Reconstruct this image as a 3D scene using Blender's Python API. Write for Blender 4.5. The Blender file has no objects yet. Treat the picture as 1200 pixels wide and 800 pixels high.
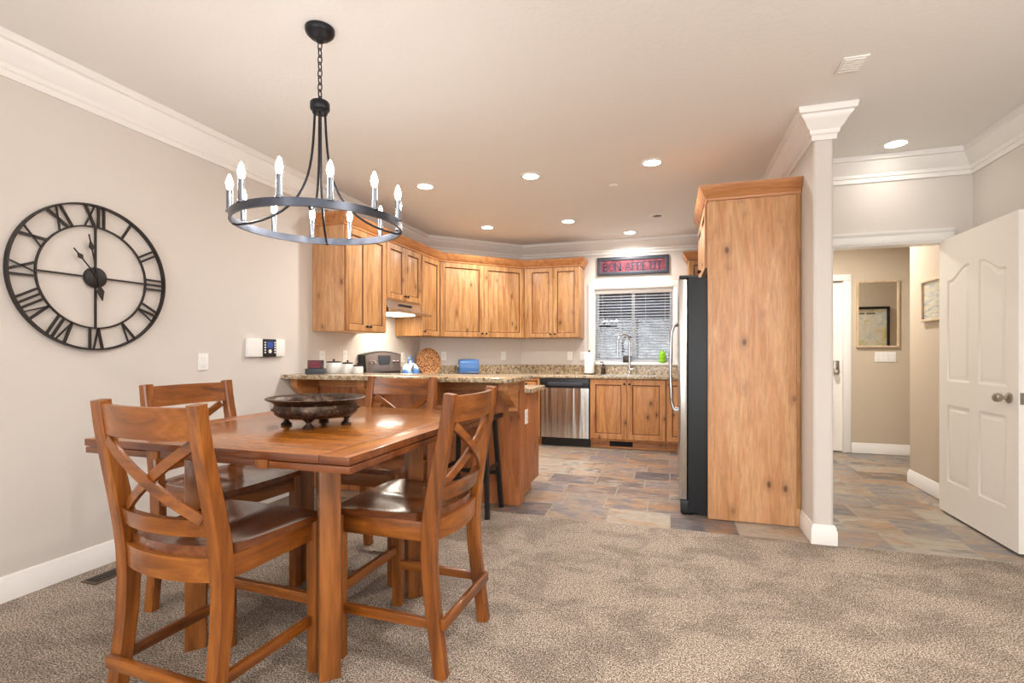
import bpy, bmesh, math, random
from mathutils import Vector, Matrix, Euler
random.seed(7)
S = bpy.context.scene
COL = S.collection
PI = math.pi

# ------------------------------------------------------------------ camera, world, lights, exposure
F_PX, HORIZON, CAM_Z = 595.0, 412.5, 1.20
YAW = math.atan(185.0 / F_PX)
cam_d = bpy.data.cameras.new('camera')
cam = bpy.data.objects.new('camera', cam_d); COL.objects.link(cam)
cam.location = (0, 0, CAM_Z); cam.rotation_euler = (PI / 2, 0, YAW)
cam_d.sensor_width = 36; cam_d.lens = F_PX / 1200 * 36
cam_d.shift_y = (HORIZON - 400) / 1200
cam_d.clip_start = 0.05
S.camera = cam

S.view_settings.view_transform = 'Standard'
S.view_settings.look = 'None'
S.view_settings.gamma = 1.0
S.view_settings.use_curve_mapping = False
S.view_settings.exposure = 0.0
S.cycles.max_bounces = 8

EXPO_DAY, EXPO_CAN, EXPO_CANDLE = 1.0, 1.0, 1.0
w = bpy.data.worlds.new('world'); S.world = w; w.use_nodes = True
bgn = w.node_tree.nodes['Background']
bgn.inputs['Color'].default_value = (0.72, 0.84, 1.0, 1); bgn.inputs['Strength'].default_value = 0.8

def area_light(name, loc, rot, sx, sy, power, color, shape='RECTANGLE', spread=PI):
    d = bpy.data.lights.new(name, 'AREA'); d.shape = shape; d.size = sx
    if shape == 'RECTANGLE': d.size_y = sy
    d.energy = power; d.color = color; d.spread = spread
    o = bpy.data.objects.new(name, d); COL.objects.link(o)
    o.location = loc; o.rotation_euler = rot
    return o
# added fill light outside the unseen rear window, behind the viewer
area_light('rear_fill', (-0.3, -3.75, 1.35), (PI / 2, 0, 0), 4.4, 2.1, 170, (0.94, 0.98, 1.0))

# ------------------------------------------------------------------ materials
def sr(r, g, b):
    f = lambda c: ((c / 255 + 0.055) / 1.055) ** 2.4 if c > 10 else c / 255 / 12.92
    return (f(r), f(g), f(b), 1)

class NT:
    def __init__(self, name):
        self.m = bpy.data.materials.new(name); self.m.use_nodes = True
        self.t = self.m.node_tree; self.b = self.t.nodes['Principled BSDF']
    def n(self, typ, **kw):
        x = self.t.nodes.new(typ)
        for k, v in kw.items():
            if k.startswith('i_'): x.inputs[k[2:].replace('_', ' ')].default_value = v
            else: setattr(x, k, v)
        return x
    def l(self, a, b): self.t.links.new(a, b)
    def mix(self, fac, a, b, mode='MIX'):
        x = self.n('ShaderNodeMix', data_type='RGBA', blend_type=mode)
        for s, v in ((0, fac), (6, a), (7, b)):
            if isinstance(v, (int, float)): x.inputs[s].default_value = v
            elif isinstance(v, tuple): x.inputs[s].default_value = v
            else: self.l(v, x.inputs[s])
        return x.outputs[2]
    def ramp(self, fac, stops, interp='LINEAR'):
        r = self.n('ShaderNodeValToRGB'); r.color_ramp.interpolation = interp
        e = r.color_ramp.elements
        while len(e) < len(stops): e.new(0.5)
        for x, (p, c) in zip(e, stops):
            x.position = p; x.color = c if isinstance(c, tuple) else (c, c, c, 1)
        self.l(fac, r.inputs[0]); return r.outputs[0]
    def coords(self, scale=(1, 1, 1), rnd=0.0, rot=(0, 0, 0), world=False):
        tc = self.n('ShaderNodeTexCoord') if not world else self.n('ShaderNodeNewGeometry')
        out = tc.outputs['Position'] if world else tc.outputs['Object']
        if rnd:
            oi = self.n('ShaderNodeObjectInfo')
            mul = self.n('ShaderNodeVectorMath', operation='SCALE'); mul.inputs[0].default_value = (rnd, rnd * 1.7, rnd * 2.3)
            self.l(oi.outputs['Random'], mul.inputs['Scale'])
            add = self.n('ShaderNodeVectorMath', operation='ADD')
            self.l(out, add.inputs[0]); self.l(mul.outputs[0], add.inputs[1]); out = add.outputs[0]
        mp = self.n('ShaderNodeMapping'); mp.inputs['Scale'].default_value = scale; mp.inputs['Rotation'].default_value = rot
        self.l(out, mp.inputs['Vector']); return mp.outputs[0]
    def noise(self, vec, scale, detail=4, rough=0.55, dist=0.0):
        x = self.n('ShaderNodeTexNoise'); x.inputs['Scale'].default_value = scale
        x.inputs['Detail'].default_value = detail; x.inputs['Roughness'].default_value = rough; x.inputs['Distortion'].default_value = dist
        self.l(vec, x.inputs['Vector']); return x.outputs['Fac']
    def bump(self, h, strength, dist=0.01):
        b = self.n('ShaderNodeBump'); b.inputs['Strength'].default_value = strength; b.inputs['Distance'].default_value = dist
        self.l(h, b.inputs['Height']); self.l(b.outputs[0], self.b.inputs['Normal'])
    def set(self, col=None, rough=None, metal=None, spec=None, coat=None):
        if col is not None:
            if isinstance(col, tuple): self.b.inputs['Base Color'].default_value = col
            else: self.l(col, self.b.inputs['Base Color'])
        if rough is not None:
            if isinstance(rough, (int, float)): self.b.inputs['Roughness'].default_value = rough
            else: self.l(rough, self.b.inputs['Roughness'])
        if metal is not None: self.b.inputs['Metallic'].default_value = metal
        if spec is not None: self.b.inputs['Specular IOR Level'].default_value = spec
        if coat is not None: self.b.inputs['Coat Weight'].default_value = coat; self.b.inputs['Coat Roughness'].default_value = 0.12
        return self.m

def plain(name, col, rough=0.5, metal=0.0, var=0.04, vs=30, bump=0.0, spec=0.5):
    k = NT(name); v = k.coords(); f = k.noise(v, vs)
    c0 = tuple(c * (1 - var) for c in col[:3]) + (1,); c1 = tuple(min(1, c * (1 + var)) for c in col[:3]) + (1,)
    if bump: k.bump(f, bump, 0.002)
    return k.set(k.mix(f, c0, c1), rough, metal, spec)

def emit(name, col, strength):
    k = NT(name); k.b.inputs['Base Color'].default_value = (0.9, 0.9, 0.9, 1)
    k.b.inputs['Emission Color'].default_value = col; k.b.inputs['Emission Strength'].default_value = strength
    return k.m

def wood(name, dark, mid, light, axis='Z', rough=0.4, knots=0.0, rnd=7.0, coat=0.0, boards=0.0, dens=1.0):
    k = NT(name); long, cross = 0.9, 9.0 * dens
    sc = {'X': (long, cross, cross), 'Y': (cross, long, cross), 'Z': (cross, cross, long)}[axis]
    v = k.coords(sc, rnd)
    f1 = k.noise(v, 1.6, 5, 0.6, 1.2); f2 = k.noise(v, 9.0, 4, 0.6, 0.4)
    c = k.ramp(f1, [(0.28, dark), (0.5, mid), (0.72, light)])
    fine = k.ramp(f2, [(0.36, 0.66), (0.6, 1.0)])
    c = k.mix(0.55, c, fine, 'MULTIPLY')
    if boards:
        sb = {'X': (0.01, 1, 1), 'Y': (1, 0.01, 1), 'Z': (1, 1, 0.01)}[axis]
        vb = k.coords(tuple(s / boards for s in sb), rnd * 0.3)
        vo = k.n('ShaderNodeTexVoronoi', feature='F1'); vo.inputs['Scale'].default_value = 1.0; vo.inputs['Randomness'].default_value = 0.6
        k.l(vb, vo.inputs['Vector'])
        g = k.n('ShaderNodeSeparateColor'); k.l(vo.outputs['Color'], g.inputs[0])
        c = k.mix(0.75, c, k.ramp(g.outputs[0], [(0.0, 0.80), (1.0, 1.0)]), 'MULTIPLY')
    if knots:
        tk = k.coords((1, 1, 1), rnd * 1.9); sx = k.n('ShaderNodeSeparateXYZ'); k.l(tk, sx.inputs[0])
        sm = k.n('ShaderNodeMath', operation='ADD'); cb = k.n('ShaderNodeCombineXYZ')
        pa, pb, pl = {'Z': ('X', 'Y', 'Z'), 'X': ('Y', 'Z', 'X'), 'Y': ('X', 'Z', 'Y')}[axis]
        k.l(sx.outputs[pa], sm.inputs[0]); k.l(sx.outputs[pb], sm.inputs[1]); k.l(sm.outputs[0], cb.inputs[0]); k.l(sx.outputs[pl], cb.inputs[1])
        mk = k.n('ShaderNodeMapping'); mk.inputs['Scale'].default_value = (4.6, 2.6, 1); k.l(cb.outputs[0], mk.inputs['Vector'])
        vo = k.n('ShaderNodeTexVoronoi', feature='F1', voronoi_dimensions='2D'); vo.inputs['Scale'].default_value = 1.0
        k.l(mk.outputs[0], vo.inputs['Vector'])
        kf = k.ramp(vo.outputs['Distance'], [(0.0, 1.0), (0.045, 0.9), (0.075, 0.35), (0.20, 0.0)])
        big = k.noise(k.coords((1, 1, 1), rnd), 3.0, 2)
        gate = k.ramp(big, [(0.46, 0.1), (0.56, 1.0)])
        kk = k.n('ShaderNodeMath', operation='MULTIPLY'); k.l(kf, kk.inputs[0]); k.l(gate, kk.inputs[1])
        k2 = k.n('ShaderNodeMath', operation='MULTIPLY'); k.l(kk.outputs[0], k2.inputs[0]); k2.inputs[1].default_value = knots
        c = k.mix(k2.outputs[0], c, sr(74, 38, 18))
    k.bump(f2, 0.08, 0.002)
    return k.set(c, rough, coat=coat)

M = {}
# painted walls / ceiling
def paint(name, col, scale, bump, rough=0.75):
    k = NT(name); v = k.coords(world=True)
    f = k.noise(v, scale, 5, 0.6); big = k.noise(v, 0.7, 2)
    c0 = tuple(c * 0.97 for c in col[:3]) + (1,)
    k.bump(f, bump, 0.004)
    return k.set(k.mix(big, c0, col), rough, spec=0.25)
M['wall'] = paint('wall_paint', sr(214, 206, 198), 90, 0.10)
M['ceil'] = paint('ceiling_paint', sr(240, 237, 233), 38, 0.35)
M['hallwall'] = paint('hall_paint', sr(204, 188, 167), 90, 0.10)
M['white'] = plain('white_trim', sr(238, 234, 229), 0.38, var=0.01)
M['doorwhite'] = plain('door_paint', sr(246, 240, 232), 0.42, var=0.01)
# cabinet alder
AD, AM, AL = sr(146, 94, 48), sr(182, 131, 80), sr(200, 157, 106)
M['alder'] = wood('knotty_alder', AD, AM, AL, 'Z', 0.42, 0.9)
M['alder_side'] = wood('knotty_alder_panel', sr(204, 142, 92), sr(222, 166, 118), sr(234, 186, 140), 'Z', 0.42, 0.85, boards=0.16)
M['alder_x'] = wood('alder_rail', sr(160, 96, 50), sr(190, 126, 74), sr(208, 150, 96), 'X', 0.42, 0.5)
M['alder_y'] = wood('alder_rail_side', sr(160, 96, 50), sr(190, 126, 74), sr(208, 150, 96), 'Y', 0.42, 0.5)
M['alder_low'] = wood('knotty_alder_base', sr(160, 98, 48), sr(190, 130, 76), sr(208, 152, 96), 'Z', 0.42, 0.9)
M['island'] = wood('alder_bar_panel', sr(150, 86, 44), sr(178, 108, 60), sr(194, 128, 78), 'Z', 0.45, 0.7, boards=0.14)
# dining wood
TD, TM, TL = sr(124, 64, 14), sr(170, 98, 28), sr(196, 126, 48)
M['table_x'] = wood('table_wood_lengthwise', TD, TM, TL, 'X', 0.24, 0.25, rnd=3, coat=0.35, boards=0.17)
M['table_y'] = wood('table_wood_crosswise', TD, TM, TL, 'Y', 0.32, 0.2, rnd=3, coat=0.2)
M['table_edge_shade'] = wood('table_edge_shade_wood', sr(78, 36, 14), sr(112, 58, 24), sr(138, 76, 34), 'X', 0.3, 0.2, rnd=3, coat=0.3)  # table wood darkened to carry the shade on edges and lower layer
M['table_leg'] = wood('table_leg_wood', sr(92, 48, 16), sr(136, 78, 30), sr(164, 100, 46), 'Z', 0.34, 0.3, rnd=3, coat=0.2)
CD, CM, CL = sr(80, 40, 10), sr(136, 74, 20), sr(168, 100, 34)
M['chair_z'] = wood('chair_wood_upright', CD, CM, CL, 'Z', 0.34, 0.3, rnd=5, coat=0.25)
M['chair_x'] = wood('chair_wood_rail', CD, CM, CL, 'X', 0.34, 0.35, rnd=5, coat=0.25)
M['chair_y'] = wood('chair_wood_side', CD, CM, CL, 'Y', 0.34, 0.3, rnd=5, coat=0.25)
M['seat'] = wood('chair_seat_wood', sr(84, 42, 18), sr(116, 62, 28), sr(140, 82, 42), 'Y', 0.24, 0.2, rnd=5, coat=0.5, boards=0.12)
M['groove_dark'] = plain('dark_groove', sr(104, 58, 28), 0.5, var=0.2)  # darker brown for the groove faces of the cabinet doors
M['black'] = plain('black_metal', sr(38, 38, 42), 0.38, 0.6, var=0.08)
M['blackpaint'] = plain('black_painted_wood', sr(22, 20, 20), 0.4, var=0.1)
M['blackplastic'] = plain('black_plastic', sr(24, 25, 28), 0.35, var=0.06)
M['iron'] = plain('dark_iron', sr(52, 46, 44), 0.5, 0.5, var=0.1)
M['pewter'] = plain('dark_pewter', sr(84, 88, 98), 0.3, 0.85, var=0.06)
M['sleeve'] = plain('polished_sleeve', sr(116, 119, 126), 0.25, 1.0, var=0.04)
M['console'] = plain('console_grey', sr(132, 120, 114), 0.4, 0.3, var=0.05)
M['nickel'] = plain('brushed_nickel', sr(178, 170, 160), 0.28, 1.0, var=0.04)
M['chrome'] = plain('chrome', sr(205, 208, 212), 0.14, 1.0, var=0.02)
M['knob'] = plain('oil_rubbed_bronze', sr(52, 40, 34), 0.4, 0.7)
M['plate'] = plain('white_plastic', sr(240, 238, 234), 0.35, var=0.01)
M['ceramic'] = plain('white_ceramic', sr(238, 236, 232), 0.16, var=0.015)
M['paper'] = plain('paper_towel', sr(244, 242, 240), 0.9, var=0.02, vs=90, bump=0.3)
M['fridge_side'] = plain('textured_black_enamel', sr(22, 25, 29), 0.45, var=0.3, vs=160, bump=0.35)
M['vent'] = plain('bronze_vent', sr(92, 80, 66), 0.5, 0.4)
M['darkgap'] = plain('dark_recess', sr(18, 17, 16), 0.8)
M['bulb'] = emit('glowing_bulb', (1.0, 0.96, 0.92, 1), 120)
M['canlens'] = emit('downlight_lens', (1.0, 0.93, 0.82, 1), 26)
M['hoodlens'] = emit('hood_lamp', (1.0, 0.92, 0.78, 1), 14)
M['screen'] = emit('blue_screen', sr(60, 96, 176), 0.35); M['screen'].node_tree.nodes['Principled BSDF'].inputs['Base Color'].default_value = sr(40, 62, 120)
M['bluetoast'] = plain('blue_enamel', sr(64, 110, 168), 0.22, var=0.05)
M['green'] = plain('green_glass', sr(140, 205, 40), 0.2, var=0.12, vs=60)
M['brown'] = plain('brown_bottle', sr(52, 34, 26), 0.25)

def steel(name, axis):
    k = NT(name)
    wv = k.noise(k.coords({'X': (3.2, .12, .12), 'Z': (0.2, 2.2, 0.2)}[axis]), 2.4, 2)
    k.bump(wv, 0.5, 0.06)
    f = k.noise(k.coords(), 3, 2)
    return k.set(k.mix(f, sr(190, 185, 178), sr(204, 200, 194)), 0.24, 1.0)
M['steel'] = steel('stainless_steel', 'X'); M['steel_v'] = steel('stainless_steel_side', 'Z')

def granite():
    k = NT('speckled_granite'); v = k.coords()
    a = k.noise(v, 34, 6, 0.7, 0.4); b = k.noise(v, 90, 4, 0.7); c = k.noise(v, 9, 3)
    col = k.ramp(a, [(0.30, sr(58, 50, 44)), (0.42, sr(136, 112, 84)), (0.52, sr(190, 170, 138)), (0.66, sr(222, 210, 188))])
    col = k.mix(k.ramp(b, [(0.54, 0.0), (0.64, 0.8)]), col, sr(72, 64, 58))
    col = k.mix(k.ramp(c, [(0.45, 0.0), (0.7, 0.35)]), col, sr(168, 140, 98))
    return k.set(col, 0.16)
M['granite'] = granite()

def slate():
    k = NT('slate_tile'); v = k.coords(world=True, rot=(0, 0, 0))
    br = k.n('ShaderNodeTexBrick', offset=0.5, offset_frequency=2, squash=0.75, squash_frequency=3)
    br.inputs['Color1'].default_value = (0, 0, 0, 1); br.inputs['Color2'].default_value = (1, 1, 1, 1); br.inputs['Mortar'].default_value = (0.5, 0.5, 0.5, 1)
    br.inputs['Scale'].default_value = 1.0; br.inputs['Mortar Size'].default_value = 0.0045
    br.inputs['Brick Width'].default_value = 0.44; br.inputs['Row Height'].default_value = 0.33; br.inputs['Bias'].default_value = 0.0
    k.l(v, br.inputs['Vector'])
    nz = k.noise(k.coords((1.6, 4.5, 1), world=True), 2.2, 6, 0.62, 1.4); n2 = k.noise(v, 22, 5, 0.65)
    ad = k.n('ShaderNodeMath', operation='MULTIPLY_ADD'); k.l(nz, ad.inputs[0]); ad.inputs[1].default_value = 0.9; 
    sub = k.n('ShaderNodeMath', operation='MULTIPLY_ADD'); k.l(br.outputs['Color'], sub.inputs[0]); sub.inputs[1].default_value = 0.9; sub.inputs[2].default_value = -0.40
    k.l(sub.outputs[0], ad.inputs[2])
    col = k.ramp(ad.outputs[0], [(0.02, sr(84, 84, 90)), (0.20, sr(128, 112, 104)), (0.36, sr(158, 142, 124)),
                                 (0.48, sr(112, 112, 120)), (0.60, sr(156, 132, 106)), (0.76, sr(172, 164, 150)), (0.95, sr(104, 94, 90))])
    col = k.mix(0.5, col, k.ramp(n2, [(0.3, 0.58), (0.65, 1.0)]), 'MULTIPLY')
    rust = k.noise(k.coords((1.1, 2.2, 1), world=True), 1.7, 5, 0.6, 1.0)
    col = k.mix(k.ramp(rust, [(0.50, 0.0), (0.66, 0.55)]), col, sr(168, 120, 74))
    col = k.mix(br.outputs['Fac'], col, sr(150, 140, 126))
    h = k.n('ShaderNodeMath', operation='SUBTRACT'); k.l(n2, h.inputs[0]); k.l(br.outputs['Fac'], h.inputs[1])
    k.bump(h.outputs[0], 0.25, 0.004)
    return k.set(col, k.ramp(n2, [(0.3, 0.30), (0.7, 0.48)]))
M['slate'] = slate()

def carpet():
    k = NT('plush_carpet'); v = k.coords(world=True)
    fine = k.noise(v, 165, 2, 0.8); mid = k.noise(v, 62, 3, 0.75); coarse = k.noise(v, 26, 3, 0.75)
    blot = k.noise(k.coords((1, 1.25, 1), world=True), 3.0, 6, 0.66, 0.5)
    jit = k.n('ShaderNodeMath', operation='MULTIPLY_ADD'); k.l(coarse, jit.inputs[0]); jit.inputs[1].default_value = 0.30; jit.inputs[2].default_value = -0.15
    jb = k.n('ShaderNodeMath', operation='ADD'); k.l(blot, jb.inputs[0]); k.l(jit.outputs[0], jb.inputs[1])
    c = k.ramp(fine, [(0.38, sr(74, 63, 54)), (0.5, sr(160, 142, 125)), (0.60, sr(226, 211, 195))])
    c = k.mix(0.75, c, k.ramp(mid, [(0.40, 0.62), (0.56, 1.0)]), 'MULTIPLY')
    c = k.mix(0.9, c, k.ramp(jb.outputs[0], [(0.40, 0.66), (0.48, 0.82), (0.56, 1.0)]), 'MULTIPLY')
    add = k.n('ShaderNodeMath', operation='ADD'); k.l(fine, add.inputs[0]); k.l(mid, add.inputs[1])
    k.bump(add.outputs[0], 0.6, 0.008)
    return k.set(c, 0.95, spec=0.1)
M['carpet'] = carpet()

def rattan():
    k = NT('woven_rattan'); v = k.coords()
    w1 = k.n('ShaderNodeTexVoronoi', feature='F1'); w1.inputs['Scale'].default_value = 55; k.l(v, w1.inputs['Vector'])
    c = k.ramp(w1.outputs['Distance'], [(0.1, sr(214, 170, 118)), (0.5, sr(168, 112, 64)), (0.8, sr(96, 56, 28))])
    k.bump(w1.outputs['Distance'], 0.8, 0.006); return k.set(c, 0.7)
M['rattan'] = rattan()

def bronze():
    k = NT('aged_bronze'); v = k.coords(); f = k.noise(v, 45, 5, 0.7)
    c = k.ramp(f, [(0.35, sr(44, 34, 28)), (0.55, sr(84, 66, 54)), (0.75, sr(140, 116, 96))])
    k.bump(f, 0.5, 0.004); return k.set(c, 0.32, 0.75)
M['bronze'] = bronze()

def kettle_mat():
    k = NT('blue_white_enamel'); tc = k.n('ShaderNodeTexCoord'); sp = k.n('ShaderNodeSeparateXYZ'); k.l(tc.outputs['Object'], sp.inputs[0])
    n = k.noise(k.coords(), 14, 3); a = k.n('ShaderNodeMath', operation='MULTIPLY_ADD'); k.l(n, a.inputs[0]); a.inputs[1].default_value = 0.16; k.l(sp.outputs['Z'], a.inputs[2])
    c = k.ramp(a.outputs[0], [(0.10, sr(44, 92, 160)), (0.15, sr(96, 146, 204)), (0.19, sr(230, 235, 242))]); return k.set(c, 0.15)
M['kettle'] = kettle_mat()

def glass():
    k = NT('window_glass'); t = k.t
    tr = k.n('ShaderNodeBsdfTransparent'); gl = k.n('ShaderNodeBsdfGlossy'); gl.inputs['Roughness'].default_value = 0.02
    mx = k.n('ShaderNodeMixShader'); mx.inputs[0].default_value = 0.07
    k.l(tr.outputs[0], mx.inputs[1]); k.l(gl.outputs[0], mx.inputs[2]); k.l(mx.outputs[0], t.nodes['Material Output'].inputs[0]); return k.m
M['glass'] = glass()
M['mirror'] = plain('mirror_silver', (0.86, 0.86, 0.85, 1), 0.01, 1.0, var=0.0)
def redsign():
    k = NT('distressed_red'); f = k.noise(k.coords(), 18, 6, 0.75)
    return k.set(k.ramp(f, [(0.3, sr(80, 32, 42)), (0.52, sr(122, 46, 60)), (0.72, sr(158, 86, 96))]), 0.6)
M['red'] = redsign()
def mapmat():
    k = NT('printed_map'); f = k.noise(k.coords(), 5.5, 4, 0.6, 0.5); g = k.noise(k.coords(), 40, 3)
    c = k.ramp(f, [(0.34, sr(196, 208, 206)), (0.46, sr(232, 228, 212)), (0.56, sr(226, 216, 188)), (0.64, sr(214, 204, 128)), (0.75, sr(206, 196, 110))])
    return k.set(k.mix(0.2, c, k.ramp(g, [(0.4, 0.7), (0.6, 1.0)]), 'MULTIPLY'), 0.3)
M['map'] = mapmat()
def docmat():
    k = NT('printed_page'); s = k.n('ShaderNodeSeparateXYZ'); tc = k.n('ShaderNodeTexCoord'); k.l(tc.outputs['Object'], s.inputs[0])
    f = k.noise(k.coords((3, 3, 14)), 3, 3)
    return k.set(k.ramp(f, [(0.35, sr(150, 150, 148)), (0.5, sr(190, 186, 176)), (0.6, sr(200, 186, 140)), (0.7, sr(204, 200, 192))]), 0.2)
M['doc'] = docmat()
M['palewood'] = wood('pale_wood_frame', sr(196, 168, 134), sr(214, 188, 156), sr(226, 204, 174), 'Z', 0.5)
M['ink'] = plain('slate_ink', sr(44, 42, 60), 0.6, var=0.1)
M['charcoal'] = plain('charcoal_frame', sr(58, 62, 70), 0.45, var=0.1)
M['redbox'] = redsign()
M['ext_dark'] = plain('dark_soffit', sr(38, 41, 50), 0.8)
def rubble():
    k = NT('rubble_stone'); f = k.noise(k.coords((1, 1, 2)), 3.2, 6, 0.75)
    return k.set(k.ramp(f, [(0.42, sr(30, 36, 40)), (0.50, sr(96, 100, 100)), (0.58, sr(226, 224, 216))]), 0.9)
M['ext_wall'] = rubble()
M['ext_roof'] = plain('grey_shingles', sr(62, 64, 74), 0.85, var=0.2, vs=14)
M['ext_ground'] = plain('patio_concrete', sr(176, 172, 164), 0.9, var=0.15, vs=5)
M['ext_hedge'] = plain('garden_hedge', sr(44, 54, 46), 0.9, var=0.5, vs=18)
M['blind'] = plain('blind_slat', sr(206, 211, 220), 0.45, var=0.02)

# ------------------------------------------------------------------ mesh helpers
class MB:
    def __init__(self): self.bm = bmesh.new()
    def box(self, x0, x1, y0, y1, z0, z1, bev=0.0, rot=None, at=None):
        b = bmesh.new(); bmesh.ops.create_cube(b, size=1)
        for v in b.verts:
            v.co = Vector(((x0 + x1) / 2 + v.co.x * (x1 - x0), (y0 + y1) / 2 + v.co.y * (y1 - y0), (z0 + z1) / 2 + v.co.z * (z1 - z0)))
        if bev: bmesh.ops.bevel(b, geom=b.edges[:], offset=bev, segments=2, affect='EDGES', profile=0.6)
        if rot is not None:
            mt = Euler(rot).to_matrix().to_4x4()
            if at is not None: mt = Matrix.Translation(at) @ mt
            bmesh.ops.transform(b, matrix=mt, verts=b.verts)
        elif at is not None: bmesh.ops.translate(b, vec=at, verts=b.verts)
        self._merge(b); return self
    def _merge(self, b):
        me = bpy.data.meshes.new('tmp'); b.to_mesh(me); b.free(); self.bm.from_mesh(me); bpy.data.meshes.remove(me)
    def loops(self, rings, close_ring=True, cap=True, close_path=False):
        bm = self.bm; R = [[bm.verts.new(p) for p in r] for r in rings]; n = len(R[0])
        m = len(R) if close_path else len(R) - 1
        for i in range(m):
            a, b = R[i], R[(i + 1) % len(R)]
            for j in range(n if close_ring else n - 1):
                k = (j + 1) % n
                try: bm.faces.new((a[j], a[k], b[k], b[j]))
                except ValueError: pass
        if cap and not close_path and close_ring:
            bm.faces.new(R[0][::-1]); bm.faces.new(R[-1])
        return self
    def lathe(self, prof, c=(0, 0, 0), n=32, axis='Z'):
        rings = []
        for r, z in prof:
            ring = []
            for i in range(n):
                a = 2 * PI * i / n; p = (max(r, 1e-4) * math.cos(a), max(r, 1e-4) * math.sin(a), z)
                if axis == 'X': p = (p[2], p[0], p[1])
                if axis == 'Y': p = (p[1], p[2], p[0])
                ring.append((c[0] + p[0], c[1] + p[1], c[2] + p[2]))
            rings.append(ring)
        return self.loops(rings)
    def tube(self, pts, r, n=8, closed=False, r2=None):
        pts = [Vector(p) for p in pts]; rings = []; N = len(pts); up = None
        for i, p in enumerate(pts):
            if closed: t = (pts[(i + 1) % N] - pts[i - 1]).normalized()
            else: t = (pts[min(i + 1, N - 1)] - pts[max(i - 1, 0)]).normalized()
            if up is None:
                up = Vector((0, 0, 1)) if abs(t.z) < 0.9 else Vector((1, 0, 0))
            s = t.cross(up).normalized(); up = s.cross(t).normalized()
            rr = r if r2 is None else r + (r2 - r) * i / (N - 1)
            rings.append([p + (s * math.cos(2 * PI * k / n) + up * math.sin(2 * PI * k / n)) * rr for k in range(n)])
        return self.loops(rings, close_path=closed, cap=not closed)
    def bar(self, pts, wv, width, thick):
        """rectangular bar swept along pts; wv = width direction, thick measured across it"""
        pts = [Vector(p) for p in pts]; wv = Vector(wv).normalized(); rings = []
        for i, p in enumerate(pts):
            t = (pts[min(i + 1, len(pts) - 1)] - pts[max(i - 1, 0)]).normalized()
            s = (wv - t * wv.dot(t)).normalized(); n = t.cross(s).normalized()
            wd = width[i] if isinstance(width, list) else width; th = thick[i] if isinstance(thick, list) else thick
            a, b = s * wd / 2, n * th / 2
            c = min(wd, th) * 0.14; sa, nb = s * c, n * c
            rings.append([p + a - sa + b, p + a + b - nb, p + a - b + nb, p + a - sa - b, p - a + sa - b, p - a - b + nb, p - a + b - nb, p - a + sa + b])
        return self.loops(rings)
    def frame(self, ax, a0, a1, b0, b1, wd, d0, d1):
        def ring(ins, d):
            pts = ((a0 + ins, b0 + ins), (a1 - ins, b0 + ins), (a1 - ins, b1 - ins), (a0 + ins, b1 - ins))
            return [(d, a, b) if ax == 'X' else ((a, d, b) if ax == 'Y' else (a, b, d)) for a, b in pts]
        e = (d1 - d0) * 0.15
        return self.loops([ring(0, d0), ring(0, d1 - e), ring(wd * 0.15, d1), ring(wd * 0.85, d1), ring(wd, d1 - e), ring(wd, d0)], close_path=True)
    def prism(self, poly, z0, z1, axis='Z', bev=0.0):
        def P(a, b, c): return {'Z': (a, b, c), 'X': (c, a, b), 'Y': (a, c, b)}[axis]
        b = bmesh.new(); lo = [b.verts.new(P(x, y, z0)) for x, y in poly]; hi = [b.verts.new(P(x, y, z1)) for x, y in poly]
        n = len(poly); b.faces.new(lo[::-1]); b.faces.new(hi)
        for i in range(n): b.faces.new((lo[i], lo[(i + 1) % n], hi[(i + 1) % n], hi[i]))
        if bev:
            bmesh.ops.recalc_face_normals(b, faces=b.faces[:])
            bmesh.ops.bevel(b, geom=b.edges[:], offset=bev, segments=2, affect='EDGES', profile=0.6)
        self._merge(b); return self
    def sweep(self, path, prof, closed=False):
        """profile (offset to the right of travel, z) along an xy path with mitred corners"""
        P = [Vector((p[0], p[1])) for p in path]; rings = []; N = len(P)
        for i in range(N):
            d0 = (P[i] - P[i - 1]).normalized() if (i > 0 or closed) else None
            d1 = (P[(i + 1) % N] - P[i]).normalized() if (i < N - 1 or closed) else None
            d0 = d0 or d1; d1 = d1 or d0
            n0 = Vector((d0.y, -d0.x)); n1 = Vector((d1.y, -d1.x)); m = (n0 + n1) / (1 + n0.dot(n1))
            rings.append([(P[i].x + m.x * o, P[i].y + m.y * o, z) for o, z in prof])
        return self.loops(rings, close_path=closed)
    def door(self, o, u, nrm, wd, ht, t=0.02, fr=0.06, arch=0.0):
        """raised-panel door: o = lower corner at the back plane, u = width direction, nrm = outward"""
        o, u, nrm, z = Vector(o), Vector(u).normalized(), Vector(nrm).normalized(), Vector((0, 0, 1))
        b = bmesh.new()
        def ring(ins, dep): return [b.verts.new(o + u * x + z * y + nrm * dep) for x, y in ((ins, ins), (wd - ins, ins), (wd - ins, ht - ins), (ins, ht - ins))]
        f2 = min(0.045, (min(wd, ht) - 2 * fr) * 0.28)
        rr = [ring(0, 0), ring(0, t - 0.003), ring(0.003, t), ring(fr - 0.004, t), ring(fr, t - 0.004), ring(fr + 0.003, t - 0.014), ring(fr + 0.010, t - 0.014), ring(fr + f2, t - 0.002)]
        for i, (a, c) in enumerate(zip(rr, rr[1:])):
            for j in range(4):
                fc = b.faces.new((a[j], a[(j + 1) % 4], c[(j + 1) % 4], c[j]))
                if i in (4, 5): fc.material_index = 1
        b.faces.new(rr[0][::-1]); b.faces.new(rr[-1])
        self._merge(b); return self
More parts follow.
